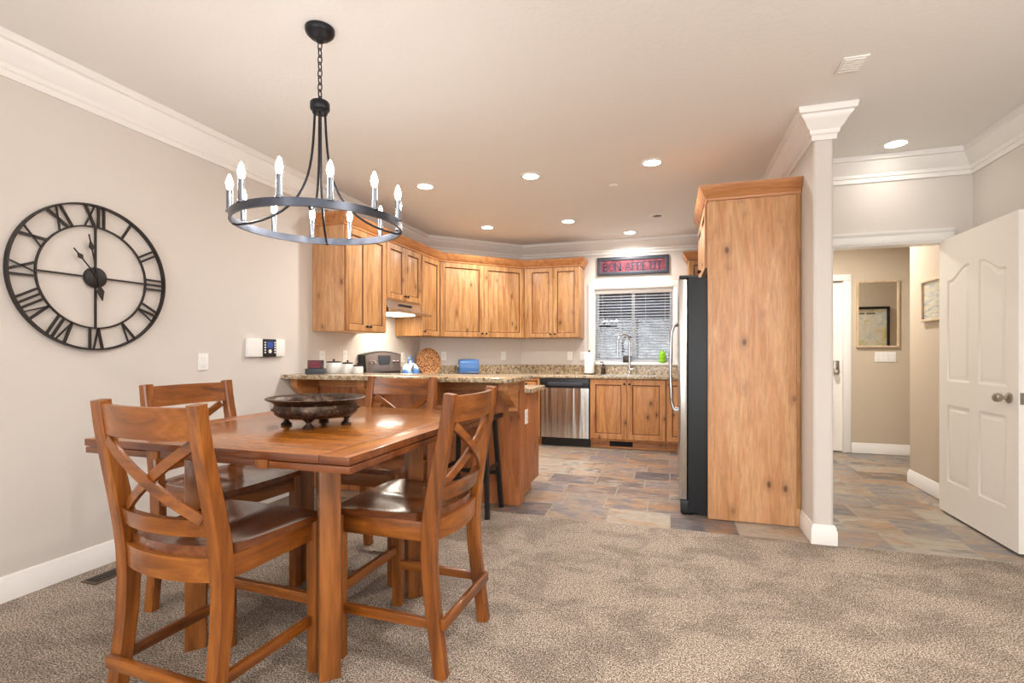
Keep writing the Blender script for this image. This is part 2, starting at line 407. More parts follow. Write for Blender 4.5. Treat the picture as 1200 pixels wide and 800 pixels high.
    def build(self, name, mat, parent=None, off=(0, 0, 0), label=None, loc=None, smooth=True):
        bm = self.bm
        bmesh.ops.recalc_face_normals(bm, faces=bm.faces[:])
        if smooth:
            for f in bm.faces: f.smooth = True
            for e in bm.edges:
                if len(e.link_faces) != 2 or e.calc_face_angle(0) > math.radians(38): e.smooth = False
        sh = Vector(off)
        if loc is not None: sh = Vector(loc)
        if sh.length: bmesh.ops.translate(bm, vec=-sh, verts=bm.verts)
        me = bpy.data.meshes.new(name); bm.to_mesh(me); bm.free()
        me.materials.append(M[mat] if isinstance(mat, str) else mat)
        if name in ('door', 'drawer') and mat in ('alder', 'alder_low'): me.materials.append(M['groove_dark'])
        ob = bpy.data.objects.new(name, me); COL.objects.link(ob)
        if parent is not None: ob.parent = parent
        if loc is not None: ob.location = loc
        if label: ob['label'] = label
        return ob

def tag(o, label, cat, group=None, kind=None):
    o['label'] = label; o['category'] = cat
    if group: o['group'] = group
    if kind: o['kind'] = kind
    return o
def thing(name, label, cat, loc=(0, 0, 0), rz=0.0, group=None):
    e = bpy.data.objects.new(name, None); COL.objects.link(e); e.empty_display_size = 0.1
    e.location = loc; e.rotation_euler = (0, 0, rz)
    return tag(e, label, cat, group)
def struct(name, mb, mat, label=None):
    o = mb.build(name, mat); o['kind'] = 'structure'
    if label: o['label'] = label
    return o
def copy_tree(o, loc, rz=0.0, label=None):
    r = o.copy(); COL.objects.link(r); r.location = loc; r.rotation_euler = (0, 0, rz)
    if label: r['label'] = label
    for c in list(o.children):
        d = c.copy(); COL.objects.link(d); d.parent = r
        for g in list(c.children):
            h = g.copy(); COL.objects.link(h); h.parent = d
    return r

# ------------------------------------------------------------------ the room
H = 2.71
XL, XK, XR = -3.06, -3.09, 2.15           # left wall (dining), left wall (kitchen), right wall
YB, YC = 6.98, 3.61                        # kitchen back wall, end of the partition / carpet edge
DX = -2.03; DK = YB - DX                   # angled corner wall: y = x + DK
REAR = -3.6
struct('floor', MB().box(XL, XR, REAR, YC, -0.08, 0.0), 'carpet')
struct('floor_tile', MB().box(XK - 0.1, 3.4, YC, 7.1, -0.08, -0.004), 'slate')
struct('ceiling', MB().box(XK - 0.1, 3.4, REAR - 0.1, 7.1, H, H + 0.08), 'ceil')
struct('wall_left', MB().box(XL - 0.2, XL, REAR, 3.63, 0, H), 'wall')
struct('wall_kitchen_left', MB().box(XK - 0.17, XK, 3.63, XK + DK + 0.1, 0, H), 'wall')
struct('wall_corner', MB().prism([(XK, XK + DK), (DX, YB), (DX, YB + 0.15), (XK - 0.1, YB + 0.15), (XK - 0.1, XK + DK)], 0, H), 'wall')
# back wall with the window opening
WX0, WX1, WZ0, WZ1 = -0.99, 0.05, 1.06, 2.06
bw = MB()
bw.box(DX, WX0, YB, YB + 0.15, 0, H).box(WX1, 0.9, YB, YB + 0.15, 0, H).box(WX0, WX1, YB, YB + 0.15, 0, WZ0).box(WX0, WX1, YB, YB + 0.15, WZ1, H)
struct('wall_back', bw, 'wall')
# partition between kitchen and hall, bullnosed at its end
def rounded(x0, x1, y0, y1, r, n=5):
    pts = []
    for k in range(n + 1):
        a = PI + (PI / 2) * k / n; pts.append((x0 + r + r * math.cos(a), y0 + r + r * math.sin(a)))
    for k in range(n + 1):
        a = 1.5 * PI + (PI / 2) * k / n; pts.append((x1 - r + r * math.cos(a), y0 + r + r * math.sin(a)))
    return pts + [(x1, y1), (x0, y1)]
PX0, PX1 = 0.862, 0.975
struct('wall_partition', MB().prism(rounded(PX0, PX1, YC, 7.1, 0.022), 0, H), 'wall')
HY0, HY1, HZ = 4.62, 4.74, 2.04
struct('wall_header', MB().box(PX1, XR, HY0, HY1, HZ, H).box(2.03, XR, HY0, HY1, 0, HZ), 'wall')
struct('wall_right', MB().box(XR, XR + 0.15, REAR, HY1, 0, H), 'wall')
HX = 2.11
struct('wall_hall_right', MB().box(HX, HX + 0.15, HY1, 5.47, 0, H).box(HX, 3.3, 5.47, 5.55, 0, H), 'hallwall')
struct('wall_hall_end', MB().box(PX1, 1.17, 7.0, 7.1, 0, H).box(1.17, 1.985, 7.0, 7.1, 2.055, H).box(1.985, 3.4, 7.0, 7.1, 0, H), 'hallwall')
struct('wall_hall_far', MB().box(3.3, 3.4, 5.47, 7.0, 0, H), 'hallwall')
# rear wall of the living room behind the viewer with an unseen window added for fill
rw = MB()
rw.box(XL, -2.6, REAR - 0.1, REAR, 0, H).box(2.0, XR, REAR - 0.1, REAR, 0, H).box(-2.6, 2.0, REAR - 0.1, REAR, 0, 0.3).box(-2.6, 2.0, REAR - 0.1, REAR, 2.4, H)
struct('wall_rear', rw, 'wall')
wf = MB()
for x in (-2.6, -1.08, 0.44, 1.95): wf.box(x, x + 0.05, REAR - 0.08, REAR + 0.02, 0.3, 2.4)
wf.box(-2.6, 2.0, REAR - 0.08, REAR + 0.02, 0.3, 0.35).box(-2.6, 2.0, REAR - 0.08, REAR + 0.02, 2.35, 2.4)
struct('added_rear_window', wf, 'white')

# crown moulding, one run round the visible walls
CP = [(0, 0), (0, -0.185), (0.012, -0.185), (0.014, -0.155), (0.024, -0.148), (0.028, -0.125), (0.04, -0.115), (0.062, -0.075), (0.082, -0.055), (0.084, -0.042), (0.098, -0.036), (0.104, -0.012), (0.104, 0)]
CP = [(o, H + z - 0.001) for o, z in CP]
struct('trim_1', MB().sweep([(XL, REAR), (XL, XL + DK), (DX, YB), (PX0, YB), (PX0, YC), (PX1, YC), (PX1, HY0), (XR, HY0), (XR, REAR)], CP), 'white')
# baseboards
BP = [(0, 0), (0.016, 0), (0.016, 0.088), (0.011, 0.096), (0.011, 0.108), (0.004, 0.122), (0, 0.122)]
struct('baseboard_left', MB().sweep([(XL, REAR), (XL, 3.79)], BP), 'white')
struct('baseboard_partition', MB().sweep([(PX0, 3.90), (PX0, YC), (PX1, YC), (PX1, 7.0)], BP), 'white')
struct('baseboard_right', MB().sweep([(XR, HY0), (XR, REAR)], BP), 'white')
struct('baseboard_hall', MB().sweep([(2.07, 7.0), (3.3, 7.0), (3.3, 5.55), (HX, 5.55), (HX, HY1)], BP), 'white')
# casing over the hall opening
hc = MB().sweep([(PX1, HY0), (2.03, HY0)], [(0, HZ), (0.014, HZ), (0.02, HZ + 0.02), (0.016, HZ + 0.06), (0.026, HZ + 0.075), (0.026, HZ + 0.09), (0, HZ + 0.09)])
hc.box(PX1, 2.03, HY0, HY1, HZ - 0.012, HZ)
struct('trim_2', hc, 'white')
# kitchen window: casing, sash, glass
wc = MB(); cw = 0.075
wc.box(WX0 - cw, WX0, YB - 0.022, YB + 0.01, WZ0 - 0.03, WZ1 + cw, 0.005).box(WX1, WX1 + cw, YB - 0.022, YB + 0.01, WZ0 - 0.03, WZ1 + cw, 0.005)
wc.box(WX0 - cw, WX1 + cw, YB - 0.024, YB + 0.01, WZ1, WZ1 + cw, 0.005).box(WX0 - cw, WX1 + cw, YB - 0.05, YB + 0.01, WZ0 - 0.032, WZ0, 0.006)
wc.box(WX0 - 0.001, WX0 + 0.012, YB, YB + 0.15, WZ0, WZ1).box(WX1 - 0.012, WX1 + 0.001, YB, YB + 0.15, WZ0, WZ1).box(WX0, WX1, YB, YB + 0.15, WZ0, WZ0 + 0.012).box(WX0, WX1, YB, YB + 0.15, WZ1 - 0.012, WZ1)
win = struct('window_1', wc, 'white')
sf = MB()
for x in (WX0 + 0.012, -0.495, WX1 - 0.052): sf.box(x, x + 0.04, YB + 0.10, YB + 0.135, WZ0 + 0.012, WZ1 - 0.012)
sf.box(WX0 + 0.012, WX1 - 0.012, YB + 0.10, YB + 0.135, WZ0 + 0.012, WZ0 + 0.05).box(WX0 + 0.012, WX1 - 0.012, YB + 0.10, YB + 0.135, WZ1 - 0.05, WZ1 - 0.012)
sf.build('sash', 'white', win)
MB().box(WX0 + 0.02, WX1 - 0.02, YB + 0.116, YB + 0.12, WZ0 + 0.03, WZ1 - 0.03).build('pane', 'glass', win)

# hall entry door (closed) in the end wall
dl = MB().box(1.18, 1.98, 7.02, 7.06, 0.012, 2.045)
d2 = struct('door_2', dl, 'doorwhite')
for a, b, c, d in ((1.27, 1.53, 0.2, 0.9), (1.63, 1.89, 0.2, 0.9), (1.27, 1.53, 1.05, 1.9), (1.63, 1.89, 1.05, 1.9)):
    MB().box(a, b, 7.012, 7.022, c, d, 0.004).build('panel', 'doorwhite', d2)
lk = MB().box(1.885, 1.945, 6.985, 7.022, 0.93, 1.10, 0.012).lathe([(0.0, -0.05), (0.022, -0.045), (0.026, -0.02), (0.012, 0)], (1.915, 6.985, 0.965), 16, 'Y')
lk.build('door_lock', 'nickel', d2, label='brushed metal keypad lock')
tc = MB()
tc.box(1.985, 2.065, 6.978, 6.9995, 0, 2.0545, 0.004).box(1.10, 2.065, 6.976, 6.9995, 2.055, 2.13, 0.004).box(1.981, 1.9848, 7.0, 7.09, 0, 2.054)
struct('trim_3', tc, 'white')

# open white panel door at right, hinged on the hall opening
DY0, DY1, DXF, DTH, DZ0, DZ1 = 3.742, 4.665, 1.962, 0.035, 0.012, 2.04
def panel_leaf():
    mb = MB(); b = mb.bm; W, HH = DY1 - DY0, DZ1 - DZ0
    mb.box(DXF + 0.0085, DXF + DTH, DY0, DY1, DZ0, DZ1)
    # front skin: stiles and rails as a plate pierced by four moulded panels
    st, mu = 0.115, 0.105; pw = (W - 2 * st - mu) / 2
    cols = [(st, st + pw), (st + pw + mu, W - st)]
    rows = [(0.235, 0.80), (0.975, 1.80)]
    def q(y, z, d): return (DXF + d, DY0 + y, DZ0 + z)
    ys = [0, cols[0][0], cols[0][1], cols[1][0], cols[1][1], W]
    for i in (0, 2, 4): mb.box(DXF, DXF + 0.009, DY0 + ys[i], DY0 + ys[i + 1], DZ0, DZ1)
    N = 14
    for ci, (a, c) in enumerate(cols):
        mb.box(DXF, DXF + 0.009, DY0 + a, DY0 + c, DZ0, DZ0 + rows[0][0])
        mb.box(DXF, DXF + 0.009, DY0 + a, DY0 + c, DZ0 + rows[0][1], DZ0 + rows[1][0])
        def top(s):   # cathedral curve: each column rises towards the door's middle
            s = s if ci == 0 else 1 - s
            e = min(1, max(0, (s - 0.12) / 0.76)); return rows[1][1] - 0.085 + 0.085 * (e * e * (3 - 2 * e))
        poly = [(DY0 + a + (c - a) * k / N, DZ0 + top(k / N)) for k in range(N + 1)] + [(DY0 + c, DZ1), (DY0 + a, DZ1)]
        mb.prism(poly, DXF, DXF + 0.009, 'X')
        for ri, (z0, z1) in enumerate(rows):
            def ring(ins, dep):
                pts = [q(a + ins, z0 + ins, dep), q(c - ins, z0 + ins, dep)]
                for k in range(N + 1):
                    s = 1 - k / N; y = a + ins + (c - a - 2 * ins) * s
                    zt = (top(s) if ri else z1) - ins; pts.append(q(y, zt, dep))
                return pts
            mb.loops([ring(0.0, 0.0), ring(0.012, 0.006), ring(0.022, 0.006), ring(0.045, 0.0015)], cap=False)
            r = [b.verts.new(p) for p in ring(0.045, 0.0015)]; b.faces.new(r)
    return mb
d1 = struct('door_1', panel_leaf(), 'doorwhite')
def knob_mb(sgn, x):
    return MB().lathe([(0.0, 0), (0.033, 0.0), (0.034, 0.008), (0.026, 0.014), (0.012, 0.018), (0.011, 0.036), (0.024, 0.044), (0.029, 0.058), (0.026, 0.074), (0.014, 0.082), (0.0, 0.083)], (0, 0, 0), 24, 'X'), sgn, x
kb, _, _ = knob_mb(1, 0)
for v in kb.bm.verts: v.co = Vector((DXF - v.co.x, 3.825 + v.co.y, 0.925 + v.co.z))
kb.build('door_handle', 'nickel', d1)
kb, _, _ = knob_mb(1, 0)
for v in kb.bm.verts: v.co = Vector((DXF + DTH + v.co.x, 3.825 + v.co.y, 0.925 + v.co.z))
kb.build('door_handle', 'nickel', d1)
MB().box(DXF + 0.006, DXF + 0.029, DY0 - 0.002, DY0 + 0.004, 0.89, 0.96).build('latch_plate', 'nickel', d1)

# ------------------------------------------------------------------ dining table
TX0, TX1, TY0, TY1, TZ = -2.04, -0.915, 1.305, 2.545, 0.885
T = thing('dining_table', 'square honey-brown wooden dining table on a pedestal of four posts', 'table', (-1.53, 1.92, 0))
o = (-1.53, 1.92, 0)
tt = MB(); bw_ = 0.11
tt.box(TX0 + bw_, TX1 - bw_, TY0, TY1, TZ - 0.026, TZ, 0.003)
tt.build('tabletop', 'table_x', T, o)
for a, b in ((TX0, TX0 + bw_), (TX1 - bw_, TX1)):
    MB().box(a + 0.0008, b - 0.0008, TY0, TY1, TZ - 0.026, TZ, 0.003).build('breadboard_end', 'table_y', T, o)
for a, b in ((TX0 + 0.002, -1.735), (-1.215, TX1 - 0.002)):
    MB().box(a, b, TY0 + 0.003, TY1 - 0.003, TZ - 0.052, TZ - 0.029, 0.003).build('leaf', 'table_edge_shade', T, o)
MB().box(-1.68, -1.27, TY0 + 0.004, TY1 - 0.004, TZ - 0.05, TZ - 0.0265, 0.003).build('centre_rail', 'table_edge_shade', T, o)
for a in (-1.733, -1.268):
    MB().box(a, a + 0.05, TY0 - 0.001, TY1 + 0.001, TZ - 0.055, TZ - 0.0262, 0.002).build('runner', 'table_leg', T, o)
ap = MB(); A0, A1, B0, B1 = -1.85, -1.21, 1.60, 2.255
ap.box(A0, A1, B0 - 0.012, B0 + 0.012, TZ - 0.115, TZ - 0.052).box(A0, A1, B1 - 0.012, B1 + 0.012, TZ - 0.115, TZ - 0.052)
ap.box(A0 - 0.012, A0 + 0.012, B0, B1, TZ - 0.115, TZ - 0.052).box(A1 - 0.012, A1 + 0.012, B0, B1, TZ - 0.115, TZ - 0.052)
ap.build('apron', 'table_leg', T, o)
for x in (A0, A1):
    for y in (B0, B1):
        MB().box(-0.038, 0.038, -0.038, 0.038, 0, TZ - 0.053, 0.006, rot=(0, 0, PI / 4), at=(x, y, 0)).build('leg', 'table_leg', T, o)

for ob in T.children:                      # shade painted in: side and under faces take a darker wood than the top
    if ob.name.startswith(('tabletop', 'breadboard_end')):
        ob.data.materials.append(M['table_edge_shade'])
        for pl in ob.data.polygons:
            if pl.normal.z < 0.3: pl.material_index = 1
# ------------------------------------------------------------------ cross-back chairs
def post_y(z):
    K = [(0, -0.250), (0.16, -0.226), (0.35, -0.202), (0.48, -0.198), (0.60, -0.205), (0.80, -0.243), (0.93, -0.270), (1.05, -0.288)]
    for (a, ya), (b, yb) in zip(K, K[1:]):
        if z <= b:
            s = (z - a) / (b - a); return ya + (yb - ya) * s
    return K[-1][1]
def smooth_y(z): return sum(post_y(min(1.05, max(0, z + d))) for d in (-0.05, -0.025, 0, 0.025, 0.05)) / 5
def back_y(x, z): return smooth_y(z) - 0.038 * (1 - (x / 0.2) ** 2)
def make_chair(label):
    c = thing('dining_chair', label, 'chair', group='cross-back dining chairs')
    for s in (-1, 1):
        xs = s * 0.212
        zs = [0, 0.08, 0.16, 0.25, 0.35, 0.45, 0.55, 0.62, 0.70, 0.80, 0.90, 0.97, 1.047]
        MB().bar([(xs, smooth_y(z), z) for z in zs], (1, 0, 0), 0.046, [0.05, 0.05, 0.052, 0.054, 0.056, 0.058, 0.06, 0.06, 0.056, 0.052, 0.048, 0.045, 0.042]).build('rear_leg', 'chair_z', c)
        MB().bar([(s * 0.218, 0.192, 0), (s * 0.218, 0.192, 0.25), (s * 0.218, 0.192, 0.57)], (1, 0, 0), 0.046, 0.046).build('leg', 'chair_z', c)
        MB().box(s * 0.213 - 0.011, s * 0.213 + 0.011, -0.185, 0.178, 0.495, 0.568, 0.003).build('side_rail', 'chair_y', c)
        MB().box(s * 0.214 - 0.011, s * 0.214 + 0.011, -0.20, 0.18, 0.175, 0.212, 0.004).build('stretcher', 'chair_y', c)
    MB().box(-0.205, 0.205, 0.180, 0.202, 0.495, 0.568, 0.003).build('front_rail', 'chair_x', c)
    MB().box(-0.205, 0.205, 0.182, 0.206, 0.245, 0.285, 0.004).build('stretcher', 'chair_x', c)
    MB().box(-0.222, 0.222, -0.268, -0.246, 0.175, 0.215, 0.004).build('stretcher', 'chair_x', c)
    n = 14
    def curved(z0, z1, th, dy=0.0, xw=0.2, bulge=1.0):
        ring = []
        for k in range(n + 1):
            x = -xw + 2 * xw * k / n
            y0 = (smooth_y(z0) - bulge * 0.038 * (1 - (x / xw) ** 2)) + dy; y1 = (smooth_y(z1) - bulge * 0.038 * (1 - (x / xw) ** 2)) + dy
            ring.append([(x, y0 - th / 2, z0), (x, y0 + th / 2, z0), (x, y1 + th / 2, z1), (x, y1 - th / 2, z1)])
        return MB().loops(ring)
    curved(0.938, 1.037, 0.022).build('top_rail', 'chair_x', c)
    curved(0.638, 0.692, 0.024).build('lower_rail', 'chair_x', c)
    curved(0.495, 0.570, 0.022, dy=-0.004).build('rear_rail', 'chair_x', c)
    for s, dy in ((-1, 0.007), (1, -0.007)):
        pts = []
        for k in range(13):
            t = k / 12; x = s * (-0.178 + 0.356 * t); z = 0.925 - (0.925 - 0.69) * t; pts.append((x, back_y(x, z) + dy + 0.0, z))
        MB().bar(pts, (0, 0, 1), 0.034, 0.014).build('cross_slat', 'chair_x', c)
    # scooped seat
    b = MB(); nx, ny = 16, 14; top = []; bot = []
    for j in range(ny + 1):
        v = j / ny; rt, rb = [], []
        for i in range(nx + 1):
            u = -1 + 2 * i / nx
            hw = 0.212 + 0.033 * v - 0.012 * max(0, (v - 0.85) / 0.15) ** 2
            if v < 0.12: hw = min(hw, 0.185)
            x = u * hw
            yr = -0.205 - 0.035 * (1 - u * u); yf = 0.222 - 0.014 * u * u
            y = yr + (yf - yr) * v
            edge = min(1, (1 - abs(u)) / 0.14) * min(1, v / 0.10) * min(1, (1 - v) / 0.10)
            dip = 0.014 * edge * math.exp(-((v - 0.42) / 0.34) ** 2) * (1 - 0.5 * math.exp(-(u / 0.14) ** 2))
            rise = 0.010 * max(0, 0.25 - v) / 0.25
            rt.append((x, y, 0.592 + rise - dip)); rb.append((x, y, 0.568))
        top.append(rt); bot.append(rb)
    bm = b.bm; VT = [[bm.verts.new(p) for p in r] for r in top]; VB = [[bm.verts.new(p) for p in r] for r in bot]
    for j in range(ny):
        for i in range(nx):
            bm.faces.new((VT[j][i], VT[j][i + 1], VT[j + 1][i + 1], VT[j + 1][i])); bm.faces.new((VB[j][i], VB[j + 1][i], VB[j + 1][i + 1], VB[j][i + 1]))
    for j in range(ny):
        bm.faces.new((VT[j][0], VT[j + 1][0], VB[j + 1][0], VB[j][0])); bm.faces.new((VT[j + 1][nx], VT[j][nx], VB[j][nx], VB[j + 1][nx]))
    for i in range(nx):
        bm.faces.new((VT[0][i + 1], VT[0][i], VB[0][i], VB[0][i + 1])); bm.faces.new((VT[ny][i], VT[ny][i + 1], VB[ny][i + 1], VB[ny][i]))
    b.build('seat', 'seat', c)
    return c
ch = make_chair('wooden cross-back chair nearest the viewer, its back turned to the viewer')
ch.location = (-1.514, 1.436, 0); ch.rotation_euler = (0, 0, math.radians(-3))
copy_tree(ch, (-2.045, 1.955, 0), math.radians(-94), 'wooden cross-back chair between the table and the clock wall')
copy_tree(ch, (-1.05, 1.93, 0), math.radians(89), 'wooden cross-back chair on the kitchen-island side of the table seen in profile')
copy_tree(ch, (-1.585, 2.515, 0), math.radians(180), 'wooden cross-back chair at the far side of the table facing the viewer')

# ------------------------------------------------------------------ bowl on the table
BC = (-1.462, 1.85, TZ)
B = thing('bowl', 'dark bronze footed bowl with a wide hammered rim on the dining table', 'bowl', BC)
bb = MB().lathe([(0.0, 0.052), (0.10, 0.045), (0.150, 0.042), (0.166, 0.052), (0.174, 0.072), (0.168, 0.094), (0.176, 0.104), (0.200, 0.114), (0.205, 0.119), (0.200, 0.122), (0.172, 0.113), (0.160, 0.098), (0.158, 0.075), (0.14, 0.062), (0.0, 0.058)], (0, 0, 0), 56)
for k in range(30):
    a = 2 * PI * k / 30; bb.lathe([(0.0, -0.004), (0.006, -0.002), (0.006, 0.002), (0, 0.004)], (0.174 * math.cos(a), 0.174 * math.sin(a), 0.073), 8)
bb.build('body', 'bronze', B)
for k in range(4):
    a = -1.15 + k * PI / 2; x, y = 0.125 * math.cos(a), 0.125 * math.sin(a)
    MB().lathe([(0.0, 0), (0.022, 0.0), (0.024, 0.008), (0.012, 0.018), (0.010, 0.026), (0.026, 0.040), (0.034, 0.048), (0.0, 0.05)], (x, y, 0.0005), 14).build('foot', 'bronze', B)

# ------------------------------------------------------------------ chandelier
CX, CY, RZ, RR = -1.562, 2.0, 1.778, 0.37
L = thing('chandelier', 'black wagon-wheel chandelier with twelve candle bulbs above the dining table', 'chandelier', (CX, CY, H))
o = (CX, CY, H)
MB().lathe([(0.0, -0.062), (0.016, -0.062), (0.018, -0.05), (0.045, -0.042), (0.062, -0.026), (0.066, -0.014), (0.066, -0.001), (0.0, -0.001)], (CX, CY, H), 32).build('canopy', 'black', L, o)
cn = MB(); zc = H - 0.062; k = 0
while zc > 2.375:
    a = (k % 2) * PI / 2; pts = []
    for j in range(14):
        t = 2 * PI * j / 14; lx, lz = 0.0105 * math.cos(t), 0.021 * math.sin(t)
        pts.append((CX + lx * math.cos(a), CY + lx * math.sin(a), zc - 0.018 + lz))
    cn.tube(pts, 0.0028, 6, closed=True); zc -= 0.032; k += 1
cn.build('chain', 'black', L, o)
MB().lathe([(0.0, 2.385), (0.010, 2.385), (0.012, 2.372), (0.040, 2.368), (0.044, 2.362), (0.044, 2.334), (0.040, 2.328), (0.034, 2.328), (0.034, 2.315), (0.0, 2.315)], (CX, CY, 0), 28).build('hub', 'black', L, o)
for k in range(4):
    a = math.radians(32 + 90 * k); pts = []
    for j in range(19):
        t = j / 18
        r = 0.022 + (RR - 0.02 - 0.022) * (0.10 * t + 0.90 * t ** 3.6); z = 2.33 - (2.33 - RZ + 0.004) * (1 - (1 - t) ** 1.35)
        pts.append((CX + r * math.cos(a), CY + r * math.sin(a), z))
    pts.append((CX + RR * math.cos(a), CY + RR * math.sin(a), RZ + 0.0))
    MB().tube(pts, 0.0055, 8).build('rod', 'black', L, o)
rg = []
for j in range(72):
    a = 2 * PI * j / 72; c_, s_ = math.cos(a), math.sin(a)
    rg.append([(CX + r * c_, CY + r * s_, z) for r, z in ((RR - 0.006, RZ), (RR + 0.006, RZ), (RR + 0.006, RZ + 0.034), (RR - 0.006, RZ + 0.034))])
MB().loops(rg, close_path=True).build('ring', 'pewter', L, o)
for k in range(12):
    a = math.radians(14 + 30 * k); x, y = CX + RR * math.cos(a), CY + RR * math.sin(a)
    sl = MB().lathe([(0.0, RZ + 0.030), (0.016, RZ + 0.030), (0.016, RZ + 0.036), (0.012, RZ + 0.04), (0.012, RZ + 0.125), (0.0, RZ + 0.125)], (x, y, 0), 16).build('candle_sleeve', 'sleeve', L, o)
    MB().lathe([(0.0, RZ + 0.124), (0.007, RZ + 0.124), (0.013, RZ + 0.142), (0.0145, RZ + 0.155), (0.010, RZ + 0.175), (0.004, RZ + 0.192), (0.0, RZ + 0.196)], (x, y, 0), 12).build('bulb', 'bulb', sl, o)

# ------------------------------------------------------------------ wall clock with roman numerals
KY, KZ, KR, KI = 2.003, 1.613, 0.402, 0.280
K = thing('wall_clock', 'large round black iron wall clock with open roman numerals on the left wall', 'clock', (XL, KY, KZ))
def kp(x, z, d): return (d, x, z)         # clock plane: x to the right (+Y), z up, d out of the wall (+X)
def ringmb(r0, r1, d0, d1, n=72):
    rr = []
    for j in range(n):
        a = 2 * PI * j / n
        rr.append([kp(r * math.cos(a), r * math.sin(a), d) for r, d in ((r0, d0), (r1, d0), (r1, d1), (r0, d1))])
    return MB().loops(rr, close_path=True)
ringmb(KR - 0.009, KR, 0.004, 0.03).build('outer_ring', 'iron', K)
ringmb(KI - 0.004, KI + 0.004, 0.012, 0.024).build('inner_ring', 'iron', K)
def kbar(mb, p, q, wd, d0=0.013, d1=0.023):
    p, q = Vector(p), Vector(q); t = (q - p).normalized(); n = Vector((-t.y, t.x)) * wd / 2
    mb.loops([[kp(*(p + n), d0), kp(*(p - n), d0), kp(*(p - n), d1), kp(*(p + n), d1)], [kp(*(q + n), d0), kp(*(q - n), d0), kp(*(q - n), d1), kp(*(q + n), d1)]])
sp = MB()
for a in range(4):
    dx, dz = math.cos(a * PI / 2), math.sin(a * PI / 2); kbar(sp, (dx * 0.05, dz * 0.05), (dx * KI, dz * KI), 0.009)
sp.build('cross_bars', 'iron', K)
ROM = ['XII', 'I', 'II', 'III', 'IV', 'V', 'VI', 'VII', 'VIII', 'IX', 'X', 'XI']
for h, s in enumerate(ROM):
    ang = PI / 2 - h * PI / 6; wid = {'I': 0.028, 'V': 0.056, 'X': 0.06}
    tot = sum(wid[c] for c in s); x = -tot / 2; mb = MB()
    rad = Vector((math.cos(ang), math.sin(ang))); tan = Vector((math.sin(ang), -math.cos(ang)))
    P = lambda tx, f: tuple(rad * (KI + (KR - 0.008 - KI) * f) + tan * tx)
    for c in s:
        wd = wid[c]; a, b = x + 0.006, x + wd - 0.006
        if c == 'I': kbar(mb, P(x + wd / 2, 0), P(x + wd / 2, 1), 0.011)
        elif c == 'V': kbar(mb, P(a, 1), P(x + wd / 2, 0), 0.012); kbar(mb, P(b, 1), P(x + wd / 2, 0), 0.006)
        else: kbar(mb, P(a, 1), P(b, 0), 0.013); kbar(mb, P(b, 1), P(a, 0), 0.006)
        x += wd
    mb.build('numeral', 'iron', K)
hb = MB().lathe([(0.0, 0.006), (0.056, 0.006), (0.056, 0.026), (0.05, 0.03), (0.0, 0.03)], (0, 0, 0), 32, 'X'); hb.build('hub', 'iron', K)
def hand(mb, ang, ln, tail):
    d = Vector((math.cos(ang), math.sin(ang))); n = Vector((-d.y, d.x))
    kbar(mb, d * -0.0, d * ln, 0.006, 0.034, 0.039)
    p0, p1 = ln * 0.62, ln * 0.86
    pl = [d * p0, d * (p0 + 0.02) + n * 0.014, d * p1, d * (p0 + 0.02) - n * 0.014]
    mb.loops([[kp(*p, 0.033) for p in pl], [kp(*p, 0.04) for p in pl]])
    if tail:
        pl = [d * -0.04, d * -(tail * .6) + n * 0.018, d * -tail, d * -(tail * .6) - n * 0.018]
        mb.loops([[kp(*p, 0.033) for p in pl], [kp(*p, 0.04) for p in pl]]); kbar(mb, d * -0.05, (0, 0), 0.006, 0.034, 0.039)
hm = MB(); hand(hm, math.radians(101), 0.235, 0.13); hm.build('minute_hand', 'iron', K)
hh = MB(); hand(hh, math.radians(130), 0.185, 0.0); hh.build('hour_hand', 'iron', K)

# ------------------------------------------------------------------ switches, outlets, thermostat, vents
def plate(name, label, cat, group, origin, u, n, wd, ht, kind):
    o, u, n = Vector(origin), Vector(u), Vector(n); z = Vector((0, 0, 1))
    t = thing(name, label, cat, origin, 0, group)
    def bx(mb, a0, a1, z0, z1, d0, d1):
        pts = []
        for d in (d0, d1): pts.append([u * a0 + z * z0 + n * d, u * a1 + z * z0 + n * d, u * a1 + z * z1 + n * d, u * a0 + z * z1 + n * d])
        mb.loops(pts); return mb
    bx(MB(), -wd / 2, wd / 2, -ht / 2, ht / 2, 0.0005, 0.007).build('cover_plate', 'plate', t)
    if kind == 'switch':
        m = max(1, round(wd / 0.06))
        for k in range(m):
            c = (-wd / 2) + wd * (k + 0.5) / m; bx(MB(), c - 0.017, c + 0.017, -0.034, 0.034, 0.007, 0.011).build('rocker', 'ceramic', t)
    else:
        for s in (-1, 1): bx(MB(), -0.016, 0.016, s * 0.022 - 0.014, s * 0.022 + 0.014, 0.007, 0.0095).build('socket', 'ceramic', t)
    return t
plate('light_switch', 'white single light switch on the left wall right of the clock', 'light switch', None, (XL, 2.696, 1.135), (0, 1, 0), (1, 0, 0), 0.075, 0.115, 'switch')
plate('light_switch', 'white three-gang light switch on the hall wall under the mirror', 'light switch', None, (2.417, 7.0, 1.145), (1, 0, 0), (0, -1, 0), 0.21, 0.115, 'switch')
og = None
plate('outlet', 'white outlet on the left kitchen wall above the red box', 'outlet', og, (XK, 3.985, 1.155), (0, 1, 0), (1, 0, 0), 0.07, 0.115, 'o')
plate('outlet', 'white outlet on the left kitchen wall above the canisters', 'outlet', og, (XK, 4.33, 1.16), (0, 1, 0), (1, 0, 0), 0.07, 0.115, 'o')
plate('outlet', 'white outlet on the left kitchen wall right of the stove', 'outlet', og, (XK, 5.48, 1.14), (0, 1, 0), (1, 0, 0), 0.07, 0.115, 'o')
dg = (0.7071, 0.7071, 0); dn = (0.7071, -0.7071, 0)
